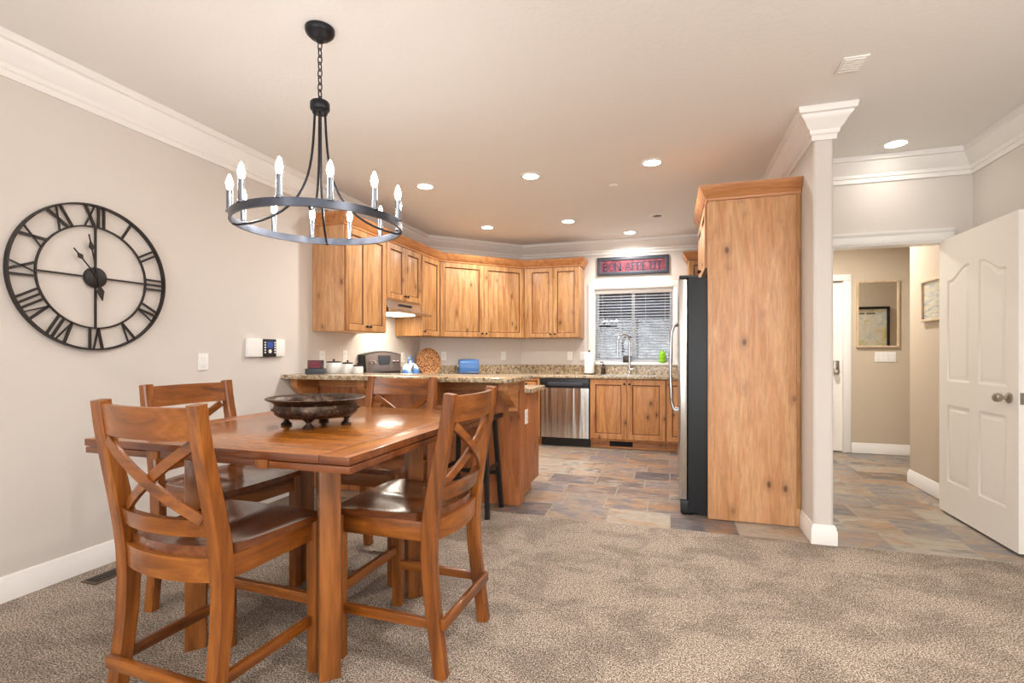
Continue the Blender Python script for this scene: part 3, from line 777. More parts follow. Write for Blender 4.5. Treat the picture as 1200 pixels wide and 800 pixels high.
plate('outlet', 'white outlet on the angled wall between basket and toaster', 'outlet', og, (-2.86, -2.86 + DK, 1.15), dg, dn, 0.07, 0.115, 'o')
plate('outlet', 'white outlet on the angled wall to the right of the toaster', 'outlet', og, (-2.235, -2.235 + DK, 1.15), dg, dn, 0.07, 0.115, 'o')
plate('outlet', 'white outlet on the back wall left of the paper towels', 'outlet', og, (-1.325, YB, 1.15), (1, 0, 0), (0, -1, 0), 0.07, 0.115, 'o')
plate('light_switch', 'white light switch on the back wall beside the window casing', 'light switch', None, (-1.14, YB, 1.15), (1, 0, 0), (0, -1, 0), 0.09, 0.115, 'switch')

t = thing('thermostat', 'white wall controller with a dark keypad and blue screen right of the clock', 'thermostat', (XL, 3.25, 1.235))
o = (XL, 3.25, 1.235)
MB().box(XL, XL + 0.028, 3.06, 3.205, 1.165, 1.305, 0.004).build('left_housing', 'plate', t, o)
MB().box(XL, XL + 0.030, 3.207, 3.345, 1.163, 1.303, 0.003).build('keypad', 'blackplastic', t, o, label='dark keypad panel')
MB().box(XL, XL + 0.028, 3.347, 3.445, 1.166, 1.303, 0.004).build('right_cover', 'plate', t, o)
MB().box(XL + 0.0295, XL + 0.032, 3.247, 3.308, 1.232, 1.284).build('screen', 'screen', t, o)
for s in (3.226, 3.33):
    for k in range(5): MB().box(XL + 0.0295, XL + 0.033, s - 0.007, s + 0.007, 1.192 + k * 0.0195, 1.203 + k * 0.0195).build('button', 'plate', t, o)
MB().lathe([(0.0, 0.0295), (0.016, 0.0295), (0.016, 0.034), (0.0, 0.036)], (XL, 3.277, 1.207), 16, 'X').build('dial', 'ceramic', t, o)

fv = thing('floor_vent', 'bronze floor register in the carpet by the left wall', 'vent', (-2.88, 2.0, 0))
o = (-2.88, 2.0, 0)
MB().box(-2.935, -2.825, 1.86, 2.17, 0.0005, 0.006, 0.002).build('frame', 'vent', fv, o)
lv = MB()
for k in range(17): lv.box(-2.918, -2.842, 1.877 + k * 0.0165, 1.886 + k * 0.0165, 0.006, 0.009)
lv.build('louvers', 'knob', fv, o)

cvn = thing('ceiling_vent', 'small white rectangular register on the ceiling near the right side', 'vent', (0.91, 3.07, H))
o = (0.91, 3.07, H)
MB().box(0.85, 0.97, 2.99, 3.15, H - 0.008, H - 0.0005, 0.003).build('frame', 'white', cvn, o)
lv = MB()
for k in range(6): lv.box(0.865, 0.955, 3.005 + k * 0.023, 3.016 + k * 0.023, H - 0.012, H - 0.008)
lv.build('louvers', 'white', cvn, o)
sp_ = thing('ceiling_speaker', 'small oval ceiling fitting near the tall pantry crown', 'ceiling fitting', (-0.135, 5.82, H))
MB().lathe([(0.0, -0.006), (0.05, -0.006), (0.053, -0.012), (0.085, -0.008), (0.09, -0.001), (0.0, -0.001)], (0, 0, 0), 28).build('trim_ring', 'white', sp_)
MB().lathe([(0.0, -0.012), (0.03, -0.011), (0.05, -0.007), (0.0, -0.006)], (0, 0.01, 0), 20).build('insert', 'vent', sp_)
sk = thing('sprinkler_cap', 'small round ceiling cap between the downlights', 'ceiling fitting', (-0.487, 4.66, H))
MB().lathe([(0.0, -0.012), (0.034, -0.012), (0.04, -0.008), (0.04, -0.001), (0.0, -0.001)], (0, 0, 0), 24).build('cap', 'ceil', sk)

# recessed downlights; inner-hall and living-room ones are added, unseen, for fill light
CANS = [(-2.127, 4.177, 'round recessed downlight nearest the chandelier, left of the front row'), (-1.138, 4.203, 'round recessed downlight in the middle of the front row'),
        (-0.136, 4.187, 'round recessed downlight at the right of the front row near the pantry'), (-2.106, 5.768, 'round recessed downlight above the angled corner cabinets'),
        (-1.118, 5.78, 'round recessed downlight in the middle of the back row'), (-0.482, 6.548, 'round recessed downlight over the sink above the red sign'),
        (1.56, 4.33, 'round recessed downlight in front of the hall opening'), (1.6, 5.9, 'round recessed downlight added unseen inside the hall'),
        (0.7, 1.1, 'round recessed downlight added unseen over the living-room carpet'), (0.7, -1.6, 'round recessed downlight added unseen at the right rear of the living room'), (-1.6, -1.6, 'round recessed downlight added unseen at the left rear of the living room')]
can0 = None
for x, y, lab in CANS:
    if can0 is None:
        can0 = thing('recessed_light', lab, 'ceiling light', (x, y, H), 0, 'recessed downlights')
        MB().lathe([(0.066, -0.002), (0.066, -0.007), (0.085, -0.009), (0.094, -0.005), (0.094, -0.001), (0.066, -0.0005)], (0, 0, 0), 32).build('trim_ring', 'white', can0)
        MB().lathe([(0.0, -0.006), (0.066, -0.006), (0.066, -0.001), (0.0, -0.001)], (0, 0, 0), 28).build('lens', 'canlens', can0)
    else: copy_tree(can0, (x, y, H), 0, lab)
    e = (1.5 if y < 5 else 40) if x > 1 else (18.5 if y > 3 else 30)
    area_light('downlight_lamp', (x, y, H - 0.02), (0, 0, 0), 0.12, 0.12, e, (1.0, 0.98, 0.96) if x < 1 else (1.0, 0.95, 0.87), 'DISK', math.radians(160))

# unseen torchiere added beside the viewer to brighten the right-hand ceiling and door
t = thing('fill_torchiere', 'tall black torchiere added unseen by the right wall as fill light', 'floor lamp', (1.7, 0.3, 0))
MB().lathe([(0.0, 0.0005), (0.15, 0.0005), (0.15, 0.018), (0.03, 0.03), (0.0, 0.03)], (0, 0, 0), 32).build('base', 'black', t)
MB().lathe([(0.0, 0.03), (0.013, 0.03), (0.013, 1.74), (0.0, 1.74)], (0, 0, 0), 16).build('pole', 'black', t)
MB().lathe([(0.02, 1.72), (0.08, 1.74), (0.17, 1.82), (0.175, 1.82), (0.083, 1.735), (0.02, 1.715), (0.02, 1.72)], (0, 0, 0), 32).build('shade', 'ceramic', t)
area_light('torchiere_fill', (1.7, 0.3, 1.80), (PI, 0, 0), 0.2, 0.2, 72, (1.0, 0.97, 0.94), 'DISK')

# ------------------------------------------------------------------ kitchen: upper cabinets
UB, UT, UD = 1.39, 2.3345, 0.33
def knob(parent, p, n, off):
    n = Vector(n); p = Vector(p); ax = 'X' if abs(n.x) > 0.9 else 'Y'
    mb = MB().lathe([(0.0, 0), (0.006, 0.0), (0.005, 0.012), (0.013, 0.016), (0.014, 0.024), (0.008, 0.029), (0.0, 0.03)], (0, 0, 0), 12, 'X')
    rot = Vector((1, 0, 0)).rotation_difference(n).to_matrix().to_4x4()
    bmesh.ops.transform(mb.bm, matrix=Matrix.Translation(p) @ rot, verts=mb.bm.verts)
    return mb.build('knob', 'knob', parent, off)
def cab_doors(t, off, base, u, n, widths, z0, z1, mat, knobs='low', gap=0.004, fr=0.06):
    """row of doors on a face: base = lower-left point of the face, u = along, n = outward"""
    u, n = Vector(u), Vector(n); p = Vector(base); s = 0.0
    for i, (wd, side) in enumerate(widths):
        d = MB().door(p + u * (s + gap / 2) + Vector((0, 0, z0 - p.z)), u, n, wd - gap, z1 - z0, fr=fr).build('door', mat, t, off)
        if side:
            x = s + (wd - 0.03 if side == 'R' else 0.03)
            zz = z0 + 0.045 if knobs == 'low' else z1 - 0.05
            knob(d, p + u * x + n * 0.02 + Vector((0, 0, zz - p.z)), n, off)
        s += wd
XF = XK + UD                                     # face of the left uppers
t = thing('upper_cabinet', 'double-door knotty alder wall cabinet at the left end behind the chandelier', 'cabinet', (XK, 3.85, UB)); o = (XK, 3.85, UB)
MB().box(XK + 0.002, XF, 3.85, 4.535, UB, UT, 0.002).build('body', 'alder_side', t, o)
cab_doors(t, o, (XF, 3.86, UB), (0, 1, 0), (1, 0, 0), [(0.335, 'R'), (0.335, 'L')], UB + 0.006, UT - 0.008, 'alder')
t = thing('upper_cabinet', 'short double-door alder wall cabinet above the range hood', 'cabinet', (XK, 4.54, 1.74)); o = (XK, 4.54, 1.74)
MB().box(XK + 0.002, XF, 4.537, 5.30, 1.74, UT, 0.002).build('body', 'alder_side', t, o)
cab_doors(t, o, (XF, 4.555, 1.74), (0, 1, 0), (1, 0, 0), [(0.365, 'R'), (0.365, 'L')], 1.755, UT - 0.008, 'alder')
t = thing('upper_cabinet', 'single-door alder wall cabinet between the range hood and the angled corner', 'cabinet', (XK, 5.31, UB)); o = (XK, 5.31, UB)
MB().box(XK + 0.002, XF, 5.302, 5.78, UB, UT, 0.002).build('body', 'alder', t, o)
cab_doors(t, o, (XF, 5.315, UB), (0, 1, 0), (1, 0, 0), [(0.465, 'L')], UB + 0.006, UT - 0.008, 'alder')
# angled corner cabinet
YF = YB - UD
off2 = UD * math.sqrt(2)
DKF = DK - off2                                  # face line y = x + DKF
c0 = (XF, XF + DKF); c1 = (YF - DKF, YF)
t = thing('upper_cabinet', 'wide double-door alder wall cabinet on the angled corner', 'cabinet', (c0[0], c0[1], UB)); o = (c0[0], c0[1], UB)
MB().prism([(XK + 0.003, 5.785), (XF, 5.785), c0, c1, (c1[0], YB - 0.003), (DX + 0.002, YB - 0.003), (XK + 0.003, XK + DK - 0.004)], UB, UT).build('body', 'alder', t, o)
dl_ = math.hypot(c1[0] - c0[0], c1[1] - c0[1])
cab_doors(t, o, (c0[0] + 0.012, c0[1] + 0.012, UB), dg, dn, [((dl_ - 0.034) / 2, 'R'), ((dl_ - 0.034) / 2, 'L')], UB + 0.006, UT - 0.008, 'alder')
bx0, bx1 = c1[0] + 0.002, -1.128
t = thing('upper_cabinet', 'double-door alder wall cabinet left of the kitchen window', 'cabinet', (bx0, YB, UB)); o = (bx0, YB, UB)
MB().box(bx0, bx1, YF, YB - 0.002, UB, UT, 0.002).build('body', 'alder', t, o)
wd = (bx1 - bx0 - 0.07) / 2
cab_doors(t, o, (bx0 + 0.055, YF, UB), (1, 0, 0), (0, -1, 0), [(wd, 'R'), (wd, 'L')], UB + 0.006, UT - 0.008, 'alder', fr=0.055)
t = thing('upper_cabinet', 'alder wall cabinet right of the window glimpsed above the refrigerator', 'cabinet', (0.2, YB, UB)); o = (0.2, YB, UB)
MB().box(0.215, PX0 - 0.003, YF, YB - 0.002, UB, UT, 0.002).build('body', 'alder', t, o)
cab_doors(t, o, (0.225, YF, UB), (1, 0, 0), (0, -1, 0), [(0.31, 'R'), (0.31, 'L')], UB + 0.006, UT - 0.008, 'alder', fr=0.055)
# crown on the uppers: one continuous run
CC = [(-0.02, 2.335), (0.012, 2.335), (0.014, 2.352), (0.026, 2.362), (0.040, 2.395), (0.056, 2.415), (0.062, 2.437), (-0.02, 2.437)]
cr = MB().sweep([(XK + 0.01, 3.849), (XF, 3.85), c0, c1, (bx1 + 0.001, YF), (bx1 + 0.001, YB - 0.03)], [(o_, z) for o_, z in CC])
tag(cr.build('cabinet_crown', 'alder_y', loc=(XF, 4.5, UT)), 'alder crown moulding running along the tops of the left and corner cabinets', 'molding')
cr = MB().sweep([(0.215, YB - 0.03), (0.215, YF), (PX0 - 0.11, YF)], CC)
tag(cr.build('cabinet_crown', 'alder_x', loc=(0.5, YF, UT)), 'alder crown moulding on the cabinet right of the window', 'molding')

# range hood
t = thing('range_hood', 'grey under-cabinet range hood with a lit lamp above the stove', 'range hood', (XK, 4.92, 1.62)); o = (XK, 4.92, 1.62)
MB().prism([(XK + 0.003, 1.738), (XF + 0.0, 1.738), (XF + 0.02, 1.66), (XF + 0.15, 1.625), (XF + 0.15, 1.605), (XK + 0.003, 1.605)], 4.545, 5.295, 'Y').build('shell', 'steel', t, o)
gr = MB()
for k in range(7): gr.box(XF + 0.006, XF + 0.022, 4.80 + k * 0.04, 4.822 + k * 0.04, 1.692, 1.712)
gr.build('vent_slots', 'darkgap', t, o)
MB().box(XF - 0.19, XF + 0.06, 4.66, 5.05, 1.597, 1.605).build('lamp_lens', 'hoodlens', t, o)
area_light('hood_lamp', (XF - 0.06, 4.86, 1.59), (0, 0, 0), 0.25, 0.3, 4, (1.0, 0.90, 0.74))

# ------------------------------------------------------------------ pantry panel, fridge cabinet, refrigerator
t = thing('pantry_panel', 'tall knotty alder end panel beside the refrigerator', 'cabinet panel', (0.56, 3.92, 0)); o = (0.56, 3.92, 0)
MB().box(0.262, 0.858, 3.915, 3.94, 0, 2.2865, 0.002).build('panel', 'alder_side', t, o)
MB().box(0.832, 0.858, 3.909, 3.9152, 0.125, 2.28, 0.001).build('edge_strip', 'alder', t, o)
t = thing('upper_cabinet', 'deep alder cabinet above the refrigerator', 'cabinet', (0.56, 4.4, 1.80)); o = (0.56, 4.4, 1.80)
MB().box(0.262, PX0 - 0.003, 3.942, 4.868, 1.80, 2.2865, 0.002).build('body', 'alder', t, o)
cab_doors(t, o, (0.262, 4.865, 1.80), (0, -1, 0), (-1, 0, 0), [(0.46, 'R'), (0.46, 'L')], 1.81, 2.275, 'alder')
cr = MB().sweep([(0.262, 4.868), (0.262, 3.915), (PX0 - 0.004, 3.915)], [(o_, z - 0.048) for o_, z in CC])
tag(cr.build('cabinet_crown', 'alder_x', loc=(0.5, 3.92, 2.33)), 'alder crown moulding on top of the tall end panel and fridge cabinet', 'molding')
t = thing('refrigerator', 'stainless side-by-side refrigerator with black sides', 'refrigerator', (0.5, 4.4, 0)); o = (0.5, 4.4, 0)
MB().box(0.128, 0.85, 3.955, 4.855, 0.02, 1.748, 0.004).build('body', 'fridge_side', t, o)
for a, b in ((3.953, 4.40), (4.406, 4.857)):
    d = MB().box(0.066, 0.122, a, b, 0.11, 1.742, 0.012).build('door', 'steel_v', t, o)
    y = b - 0.045 if a < 4 else a + 0.045
    MB().tube([(0.066, y, 0.72), (0.03, y, 0.735), (0.012, y, 0.79), (0.004, y, 1.0), (0.004, y, 1.15), (0.012, y, 1.36), (0.03, y, 1.415), (0.066, y, 1.43)], 0.014, 10).build('handle', 'chrome', d, o)
MB().box(0.075, 0.16, 3.96, 4.85, 0.012, 0.105, 0.004).build('grille', 'blackplastic', t, o)
MB().box(0.066, 0.20, 3.958, 4.852, 1.748, 1.768, 0.006).build('hinge_cover', 'blackplastic', t, o)
MB().box(0.2, 0.8, 4.0, 4.8, 0.0, 0.02).build('base_rollers', 'blackplastic', t, o)

# ------------------------------------------------------------------ base cabinets along the back wall
BFY, CT = 6.38, 0.872       # face of base cabinets, top of the boxes
def base_box(x0, x1): return MB().box(x0, x1, BFY, YB - 0.002, 0.10, CT, 0.001)
t = thing('base_cabinet', 'alder base cabinet with a drawer left of the dishwasher', 'cabinet', (-1.8, 6.7, 0)); o = (-1.8, 6.7, 0)
base_box(-1.96, -1.60).build('body', 'alder_low', t, o)
MB().box(-1.96, -1.60, BFY + 0.07, BFY + 0.09, 0, 0.10).build('toe_kick', 'alder_x', t, o)
d = MB().door((-1.955, BFY, 0.72), (1, 0, 0), (0, -1, 0), 0.35, 0.14, fr=0.03).build('drawer', 'alder_low', t, o); knob(d, (-1.78, BFY - 0.02, 0.79), (0, -1, 0), o)
d = MB().door((-1.955, BFY, 0.11), (1, 0, 0), (0, -1, 0), 0.35, 0.60).build('door', 'alder_low', t, o); knob(d, (-1.635, BFY - 0.02, 0.66), (0, -1, 0), o)
t = thing('dishwasher', 'stainless dishwasher with a black control panel', 'dishwasher', (-1.275, 6.6, 0)); o = (-1.275, 6.6, 0)
MB().box(-1.592, -0.962, BFY + 0.0, YB - 0.01, 0.10, CT - 0.004).build('body', 'blackplastic', t, o)
ring = []
for k in range(13):
    x = -1.583 + 0.612 * k / 12; bl = 0.010 * (1 - ((k - 6) / 6) ** 2)
    ring.append([(x, BFY - 0.0, 0.115), (x, BFY - 0.024 - bl, 0.115), (x, BFY - 0.026 - bl, 0.42), (x, BFY - 0.024 - bl, 0.745), (x, BFY, 0.745)])
MB().loops(ring).build('door', 'steel', t, o)
MB().box(-1.586, -0.968, BFY - 0.03, BFY + 0.002, 0.752, 0.866, 0.008).build('control_panel', 'blackplastic', t, o)
MB().prism([(-1.50, 0.79), (-1.46, 0.772), (-1.09, 0.772), (-1.05, 0.79), (-1.06, 0.82), (-1.49, 0.82)], BFY - 0.036, BFY - 0.028, 'Y', 0.003).build('grip', 'charcoal', t, o)
MB().box(-1.585, -0.968, BFY + 0.05, BFY + 0.08, 0.0, 0.105).build('toe_plate', 'blackplastic', t, o)
t = thing('base_cabinet', 'double-door alder sink cabinet under the window', 'cabinet', (-0.5, 6.7, 0)); o = (-0.5, 6.7, 0)
base_box(-0.958, -0.042).build('body', 'alder_low', t, o)
cab_doors(t, o, (-0.955, BFY, 0.12), (1, 0, 0), (0, -1, 0), [(0.452, 'R'), (0.452, 'L')], 0.125, CT - 0.012, 'alder_low', knobs='high', fr=0.065)
tk = MB().box(-0.958, -0.042, BFY + 0.07, BFY + 0.09, 0, 0.10).build('toe_kick', 'alder_x', t, o)
v = MB().box(-0.72, -0.44, BFY + 0.062, BFY + 0.071, 0.025, 0.085)
v.build('toe_vent', 'darkgap', t, o, label='dark toe-kick vent grille')
t = thing('base_cabinet', 'narrow alder base cabinet right of the sink beside the refrigerator', 'cabinet', (0.2, 6.7, 0)); o = (0.2, 6.7, 0)
base_box(-0.040, PX0 - 0.004).build('body', 'alder_low', t, o)
cab_doors(t, o, (-0.036, BFY, 0.12), (1, 0, 0), (0, -1, 0), [(0.30, 'L'), (0.58, 'L')], 0.125, CT - 0.012, 'alder_low', knobs='high')
MB().box(-0.040, PX0 - 0.004, BFY + 0.07, BFY + 0.09, 0, 0.10).build('toe_kick', 'alder_x', t, o)
# corner and left-wall base units behind the bar
t = thing('base_cabinet', 'alder corner base cabinet under the toaster counter', 'cabinet', (-2.5, 6.2, 0)); o = (-2.5, 6.2, 0)
MB().prism([(XK + 0.003, 5.31), (XK + 0.60, 5.31), (XK + 0.60, 5.72), (-1.965, BFY), (-1.965, YB - 0.003), (DX, YB - 0.003), (XK + 0.003, XK + DK - 0.004)], 0.10, CT).build('body', 'alder_low', t, o)
MB().prism([(XK + 0.05, 5.36), (XK + 0.53, 5.36), (XK + 0.53, 5.76), (-1.99, BFY + 0.07), (-1.99, YB - 0.05), (DX, YB - 0.05), (XK + 0.05, XK + DK - 0.1)], 0.0, 0.10).build('toe_kick', 'alder_x', t, o)
dq = Vector((-1.965 - (XK + 0.60), BFY - 5.72, 0)).normalized()
cab_doors(t, o, (XK + 0.60 + 0.02 * dq.x, 5.72 + 0.02 * dq.y, 0.12), dq, (dq.y, -dq.x, 0), [(0.40, 'R'), (0.40, 'L')], 0.125, CT - 0.012, 'alder_low', knobs='high')
t = thing('base_cabinet', 'alder base cabinet against the left wall between bar and stove', 'cabinet', (-2.8, 4.5, 0)); o = (-2.8, 4.5, 0)
MB().box(XK + 0.003, XK + 0.60, 4.40, 4.535, 0.10, CT).build('body', 'alder_low', t, o)
MB().box(XK + 0.003, XK + 0.53, 4.40, 4.535, 0.0, 0.10).build('toe_kick', 'alder_x', t, o)
# counters
CZ = 0.905
kc = thing('countertop', 'speckled granite countertop along the back wall with backsplash', 'countertop', (-0.6, 6.7, CT)); o = (-0.6, 6.7, CT)
MB().prism([(XK + 0.002, 5.31), (XK + 0.635, 5.31), (XK + 0.635, 5.70), (-1.975, BFY - 0.035), (PX0 - 0.002, BFY - 0.035), (PX0 - 0.002, YB - 0.001), (DX + 0.001, YB - 0.001), (XK + 0.002, XK + DK - 0.002)], CT, CZ, bev=0.004).build('slab', 'granite', kc, o)
MB().sweep([(XK + 0.001, 5.312), (XK + 0.001, XK + DK), (DX, YB - 0.001), (PX0 - 0.003, YB - 0.001)], [(0.0, CZ + 0.0005), (0.022, CZ + 0.0005), (0.022, CZ + 0.118), (0.0, CZ + 0.118)]).build('backsplash', 'granite', kc, o)
t = thing('countertop', 'small granite counter piece left of the stove', 'countertop', (-2.8, 4.45, CT)); o = (-2.8, 4.45, CT)
MB().box(XK + 0.002, XK + 0.635, 4.457, 4.537, CT, CZ, 0.003).build('slab', 'granite', t, o)

# stove
t = thing('stove', 'electric range with a grey arched control console on the left wall', 'stove', (-2.75, 4.92, 0)); o = (-2.75, 4.92, 0)
MB().box(XK + 0.003, XK + 0.64, 4.542, 5.303, 0.0, 0.90, 0.004).build('body', 'blackplastic', t, o)
MB().box(XK + 0.003, XK + 0.645, 4.541, 5.304, 0.9002, 0.915, 0.004).build('cooktop', 'blackplastic', t, o)
bgd = [(4.545, 0.916), (5.30, 0.916), (5.30, 1.175)] + [(5.30 - 0.755 * k / 10, 1.175 + 0.038 * math.sin(PI * k / 10)) for k in range(1, 10)] + [(4.545, 1.175)]
MB().prism(bgd, XK + 0.004, XK + 0.075, 'X', 0.004).build('backguard', 'blackplastic', t, o)
cs = [(4.585, 0.985), (5.265, 0.985), (5.285, 1.165)] + [(5.285 - 0.72 * k / 10, 1.165 + 0.034 * math.sin(PI * k / 10)) for k in range(1, 10)] + [(4.565, 1.165)]
MB().prism(cs, XK + 0.074, XK + 0.086, 'X', 0.003).build('console', 'console', t, o, label='grey metal control console')
MB().prism([(4.80, 1.09), (4.825, 1.062), (5.02, 1.062), (5.045, 1.09), (5.05, 1.165), (4.795, 1.165)], XK + 0.085, XK + 0.09, 'X', 0.002).build('display', 'charcoal', t, o)
for y in (4.64, 4.72, 5.12, 5.20): MB().lathe([(0.0, 0.085), (0.02, 0.085), (0.017, 0.108), (0.0, 0.11)], (XK, y, 1.095), 14, 'X').build('knob', 'steel', t, o)
for x, y, r in ((-2.82, 4.74, 0.08), (-2.82, 5.12, 0.10), (-2.58, 4.74, 0.10), (-2.58, 5.12, 0.08)):
    MB().lathe([(r - 0.012, 0.9152), (r, 0.9152), (r, 0.921), (r - 0.012, 0.921), (r - 0.012, 0.9152)], (x, y, 0), 24).build('burner', 'iron', t, o)
MB().tube([(XK + 0.645, 4.60, 0.80), (XK + 0.69, 4.61, 0.80), (XK + 0.69, 5.24, 0.80), (XK + 0.645, 5.25, 0.80)], 0.011, 8).build('oven_handle', 'chrome', t, o)
# kettle on the stove
t = thing('kettle', 'blue and white enamel kettle on the stove', 'kettle', (-2.80, 5.14, 0.9212)); 
MB().lathe([(0.0, 0.0), (0.098, 0.0), (0.104, 0.012), (0.103, 0.05), (0.094, 0.10), (0.066, 0.138), (0.045, 0.15), (0.02, 0.155), (0.0, 0.156)], (0, 0, 0), 32).build('body', 'kettle', t)
MB().lathe([(0.0, 0.156), (0.010, 0.158), (0.014, 0.172), (0.008, 0.182), (0.0, 0.183)], (0, 0, 0), 14).build('lid_knob', 'ceramic', t)
MB().tube([(0.0, 0.055 * math.cos(a), 0.142 + 0.085 * math.sin(a)) for a in [PI * k / 14 for k in range(15)]], 0.009, 10).build('handle', 'bluetoast', t)
MB().tube([(0.05, -0.06, 0.07), (0.085, -0.10, 0.11), (0.10, -0.12, 0.15)], 0.02, 10, r2=0.010).build('spout', 'kettle', t)

# ------------------------------------------------------------------ bar peninsula
PY, PXE, BZ = 3.80, -1.12, 1.015
t = thing('bar_peninsula', 'alder-clad breakfast bar peninsula with corbels', 'kitchen island', (-2.1, 4.1, 0)); o = (-2.1, 4.1, 0)
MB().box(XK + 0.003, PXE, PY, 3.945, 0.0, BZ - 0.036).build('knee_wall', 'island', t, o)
MB().box(XK + 0.003, PXE - 0.012, 3.947, 4.40, 0.10, 0.868).build('body', 'alder_low', t, o)
MB().box(XK + 0.003, PXE - 0.05, 3.95, 4.33, 0.0, 0.10).build('toe_kick', 'alder_x', t, o)
MB().box(PXE - 0.0115, PXE, 3.9455, 4.405, 0.10, 0.868, 0.002).build('end_panel', 'island', t, o)
for x in (-2.94, -2.66, -2.36, -2.06, -1.76, -1.46): MB().box(x - 0.013, x + 0.013, PY - 0.008, PY + 0.0005, 0.0, BZ - 0.037, 0.002).build('batten', 'island', t, o)
MB().box(XK + 0.005, PXE, PY - 0.012, PY + 0.0003, BZ - 0.115, BZ - 0.0365, 0.002).build('top_rail', 'alder_x', t, o)
def corbel_poly():
    zt = BZ - 0.0365; d = 0.29; hgt = 0.235
    pts = [(PY - 0.0125, zt), (PY - d, zt), (PY - d, zt - 0.045)]
    for k in range(1, 13):
        s = k / 12; a = s * PI / 2
        pts.append((PY - d + (d - 0.045) * (1 - math.cos(a)) * 1.0, zt - 0.045 - (hgt - 0.075) * math.sin(a) ** 1.0 * (0.35 + 0.65 * s)))
    pts += [(PY - 0.045, zt - hgt + 0.018), (PY - 0.055, zt - hgt), (PY - 0.0125, zt - hgt)]
    return pts
for x in (-3.005, -2.36, -1.78, PXE - 0.04):
    MB().prism(corbel_poly(), x - 0.035, x + 0.035, 'X', 0.003).build('corbel', 'alder_y', t, o)
t = thing('countertop', 'raised granite bar top with a rough chiselled edge', 'countertop', (-2.05, 3.7, BZ - 0.035)); o = (-2.05, 3.7, BZ - 0.035)
poly = [(XL + 0.002, 3.425), (-1.12, 3.425), (-1.065, 3.46), (-1.065, 3.985), (XK + 0.004, 3.985), (XK + 0.004, 3.64), (XL + 0.002, 3.62)]
MB().prism(poly, BZ - 0.0355, BZ, bev=0.006).build('slab', 'granite', t, o)
t = thing('countertop', 'lower granite counter behind the raised bar', 'countertop', (-2.05, 4.2, 0.87)); o = (-2.05, 4.2, 0.87)
MB().prism([(XK + 0.003, 3.948), (PXE + 0.05, 3.948), (PXE + 0.05, 4.455), (XK + 0.003, 4.455)], 0.869, 0.903, bev=0.005).build('slab', 'granite', t, o)
plate('outlet', 'white outlet on the end panel of the bar peninsula', 'outlet', og, (PXE, 3.985, 0.675), (0, 1, 0), (1, 0, 0), 0.07, 0.115, 'o')

# bar stool
SX, SY, SZ = -1.435, 3.585, 0.735
t = thing('bar_stool', 'black wooden bar stool tucked under the bar', 'stool', (SX, SY, 0)); o = (SX, SY, 0)
b = MB(); rows = []
for k in range(13):
    x = -0.205 + 0.41 * k / 12; sag = 0.018 * (1 - (x / 0.205) ** 2)
    rows.append([(SX + x, SY - 0.135, SZ - 0.034 - sag * 0.6), (SX + x, SY + 0.135, SZ - 0.034 - sag * 0.6), (SX + x, SY + 0.14, SZ - 0.006 - sag), (SX + x, SY + 0.125, SZ - sag), (SX + x, SY - 0.125, SZ - sag), (SX + x, SY - 0.14, SZ - 0.006 - sag)])
b.loops(rows).build('seat', 'blackpaint', t, o)
def stool_leg(sx, sy, z): s = (SZ - z) / SZ; return (SX + sx * (0.145 + 0.04 * s), SY + sy * (0.095 + 0.062 * s), z)
for sx in (-1, 1):
    for sy in (-1, 1): MB().bar([stool_leg(sx, sy, 0.0), stool_leg(sx, sy, SZ - 0.035)], (1, 0, 0), 0.034, 0.034).build('leg', 'blackpaint', t, o)
for z, pr in ((0.27, (((-1, -1), (1, -1)), ((-1, 1), (1, 1)))), (0.34, (((-1, -1), (-1, 1)), ((1, -1), (1, 1))))):
    for p, q in pr: MB().bar([stool_leg(*p, z), stool_leg(*q, z)], (0, 0, 1), 0.03, 0.018).build('rung', 'blackpaint', t, o)

# ------------------------------------------------------------------ things on the bar and counters
t = thing('tea_box', 'small dark box with a red patterned front at the left end of the bar', 'box', (-2.885, 3.64, BZ + 0.001)); 
R = Matrix.Rotation(math.radians(20), 4, 'Z')
def rb(mb): bmesh.ops.transform(mb.bm, matrix=R, verts=mb.bm.verts); return mb
rb(MB().box(-0.075, 0.075, -0.045, 0.045, 0, 0.045, 0.002)).build('base', 'charcoal', t)
rb(MB().box(-0.058, 0.058, -0.035, 0.035, 0.0452, 0.115, 0.002)).build('body', 'blackplastic', t)
rb(MB().box(-0.052, 0.052, -0.038, -0.0352, 0.05, 0.11)).build('front_label', 'redbox', t, label='red patterned front')
def canister(label, x, y, z, r, h, group='white canisters on the bar'):
    t = thing('canister', label, 'canister', (x, y, z + 0.001), 0, group)
    MB().lathe([(0.0, 0), (r * 0.94, 0), (r, 0.006), (r, h - 0.012), (r * 0.93, h), (0, h)], (0, 0, 0), 32).build('jar', 'ceramic', t)
    MB().lathe([(0.0, h + 0.0005), (r * 0.95, h + 0.0005), (r * 0.95, h + 0.010), (r * 0.5, h + 0.013), (0, h + 0.013)], (0, 0, 0), 32).build('lid', 'knob', t)
    MB().lathe([(0.0, h + 0.0135), (0.008, h + 0.0135), (0.007, h + 0.02), (0.013, h + 0.026), (0.0, h + 0.033)], (0, 0, 0), 14).build('knob', 'knob', t)
canister('white canister with dark lid, largest of three on the bar', -2.845, 3.83, BZ, 0.066, 0.092)
canister('white canister with dark lid in the middle of the three on the bar', -2.71, 3.84, BZ, 0.048, 0.082)
canister('small white jar with wooden lid, right of the canisters on the bar', -2.61, 3.85, BZ, 0.044, 0.06)
t = thing('woven_tray', 'round woven rattan tray leaning in the kitchen corner', 'tray', (-2.915, 5.80, CZ + 0.001))
tr = MB().lathe([(0.0, -0.012), (0.15, -0.012), (0.168, 0.004), (0.172, 0.022), (0.164, 0.022), (0.15, 0.002), (0.0, 0.0)], (0, 0, 0), 40, 'X')
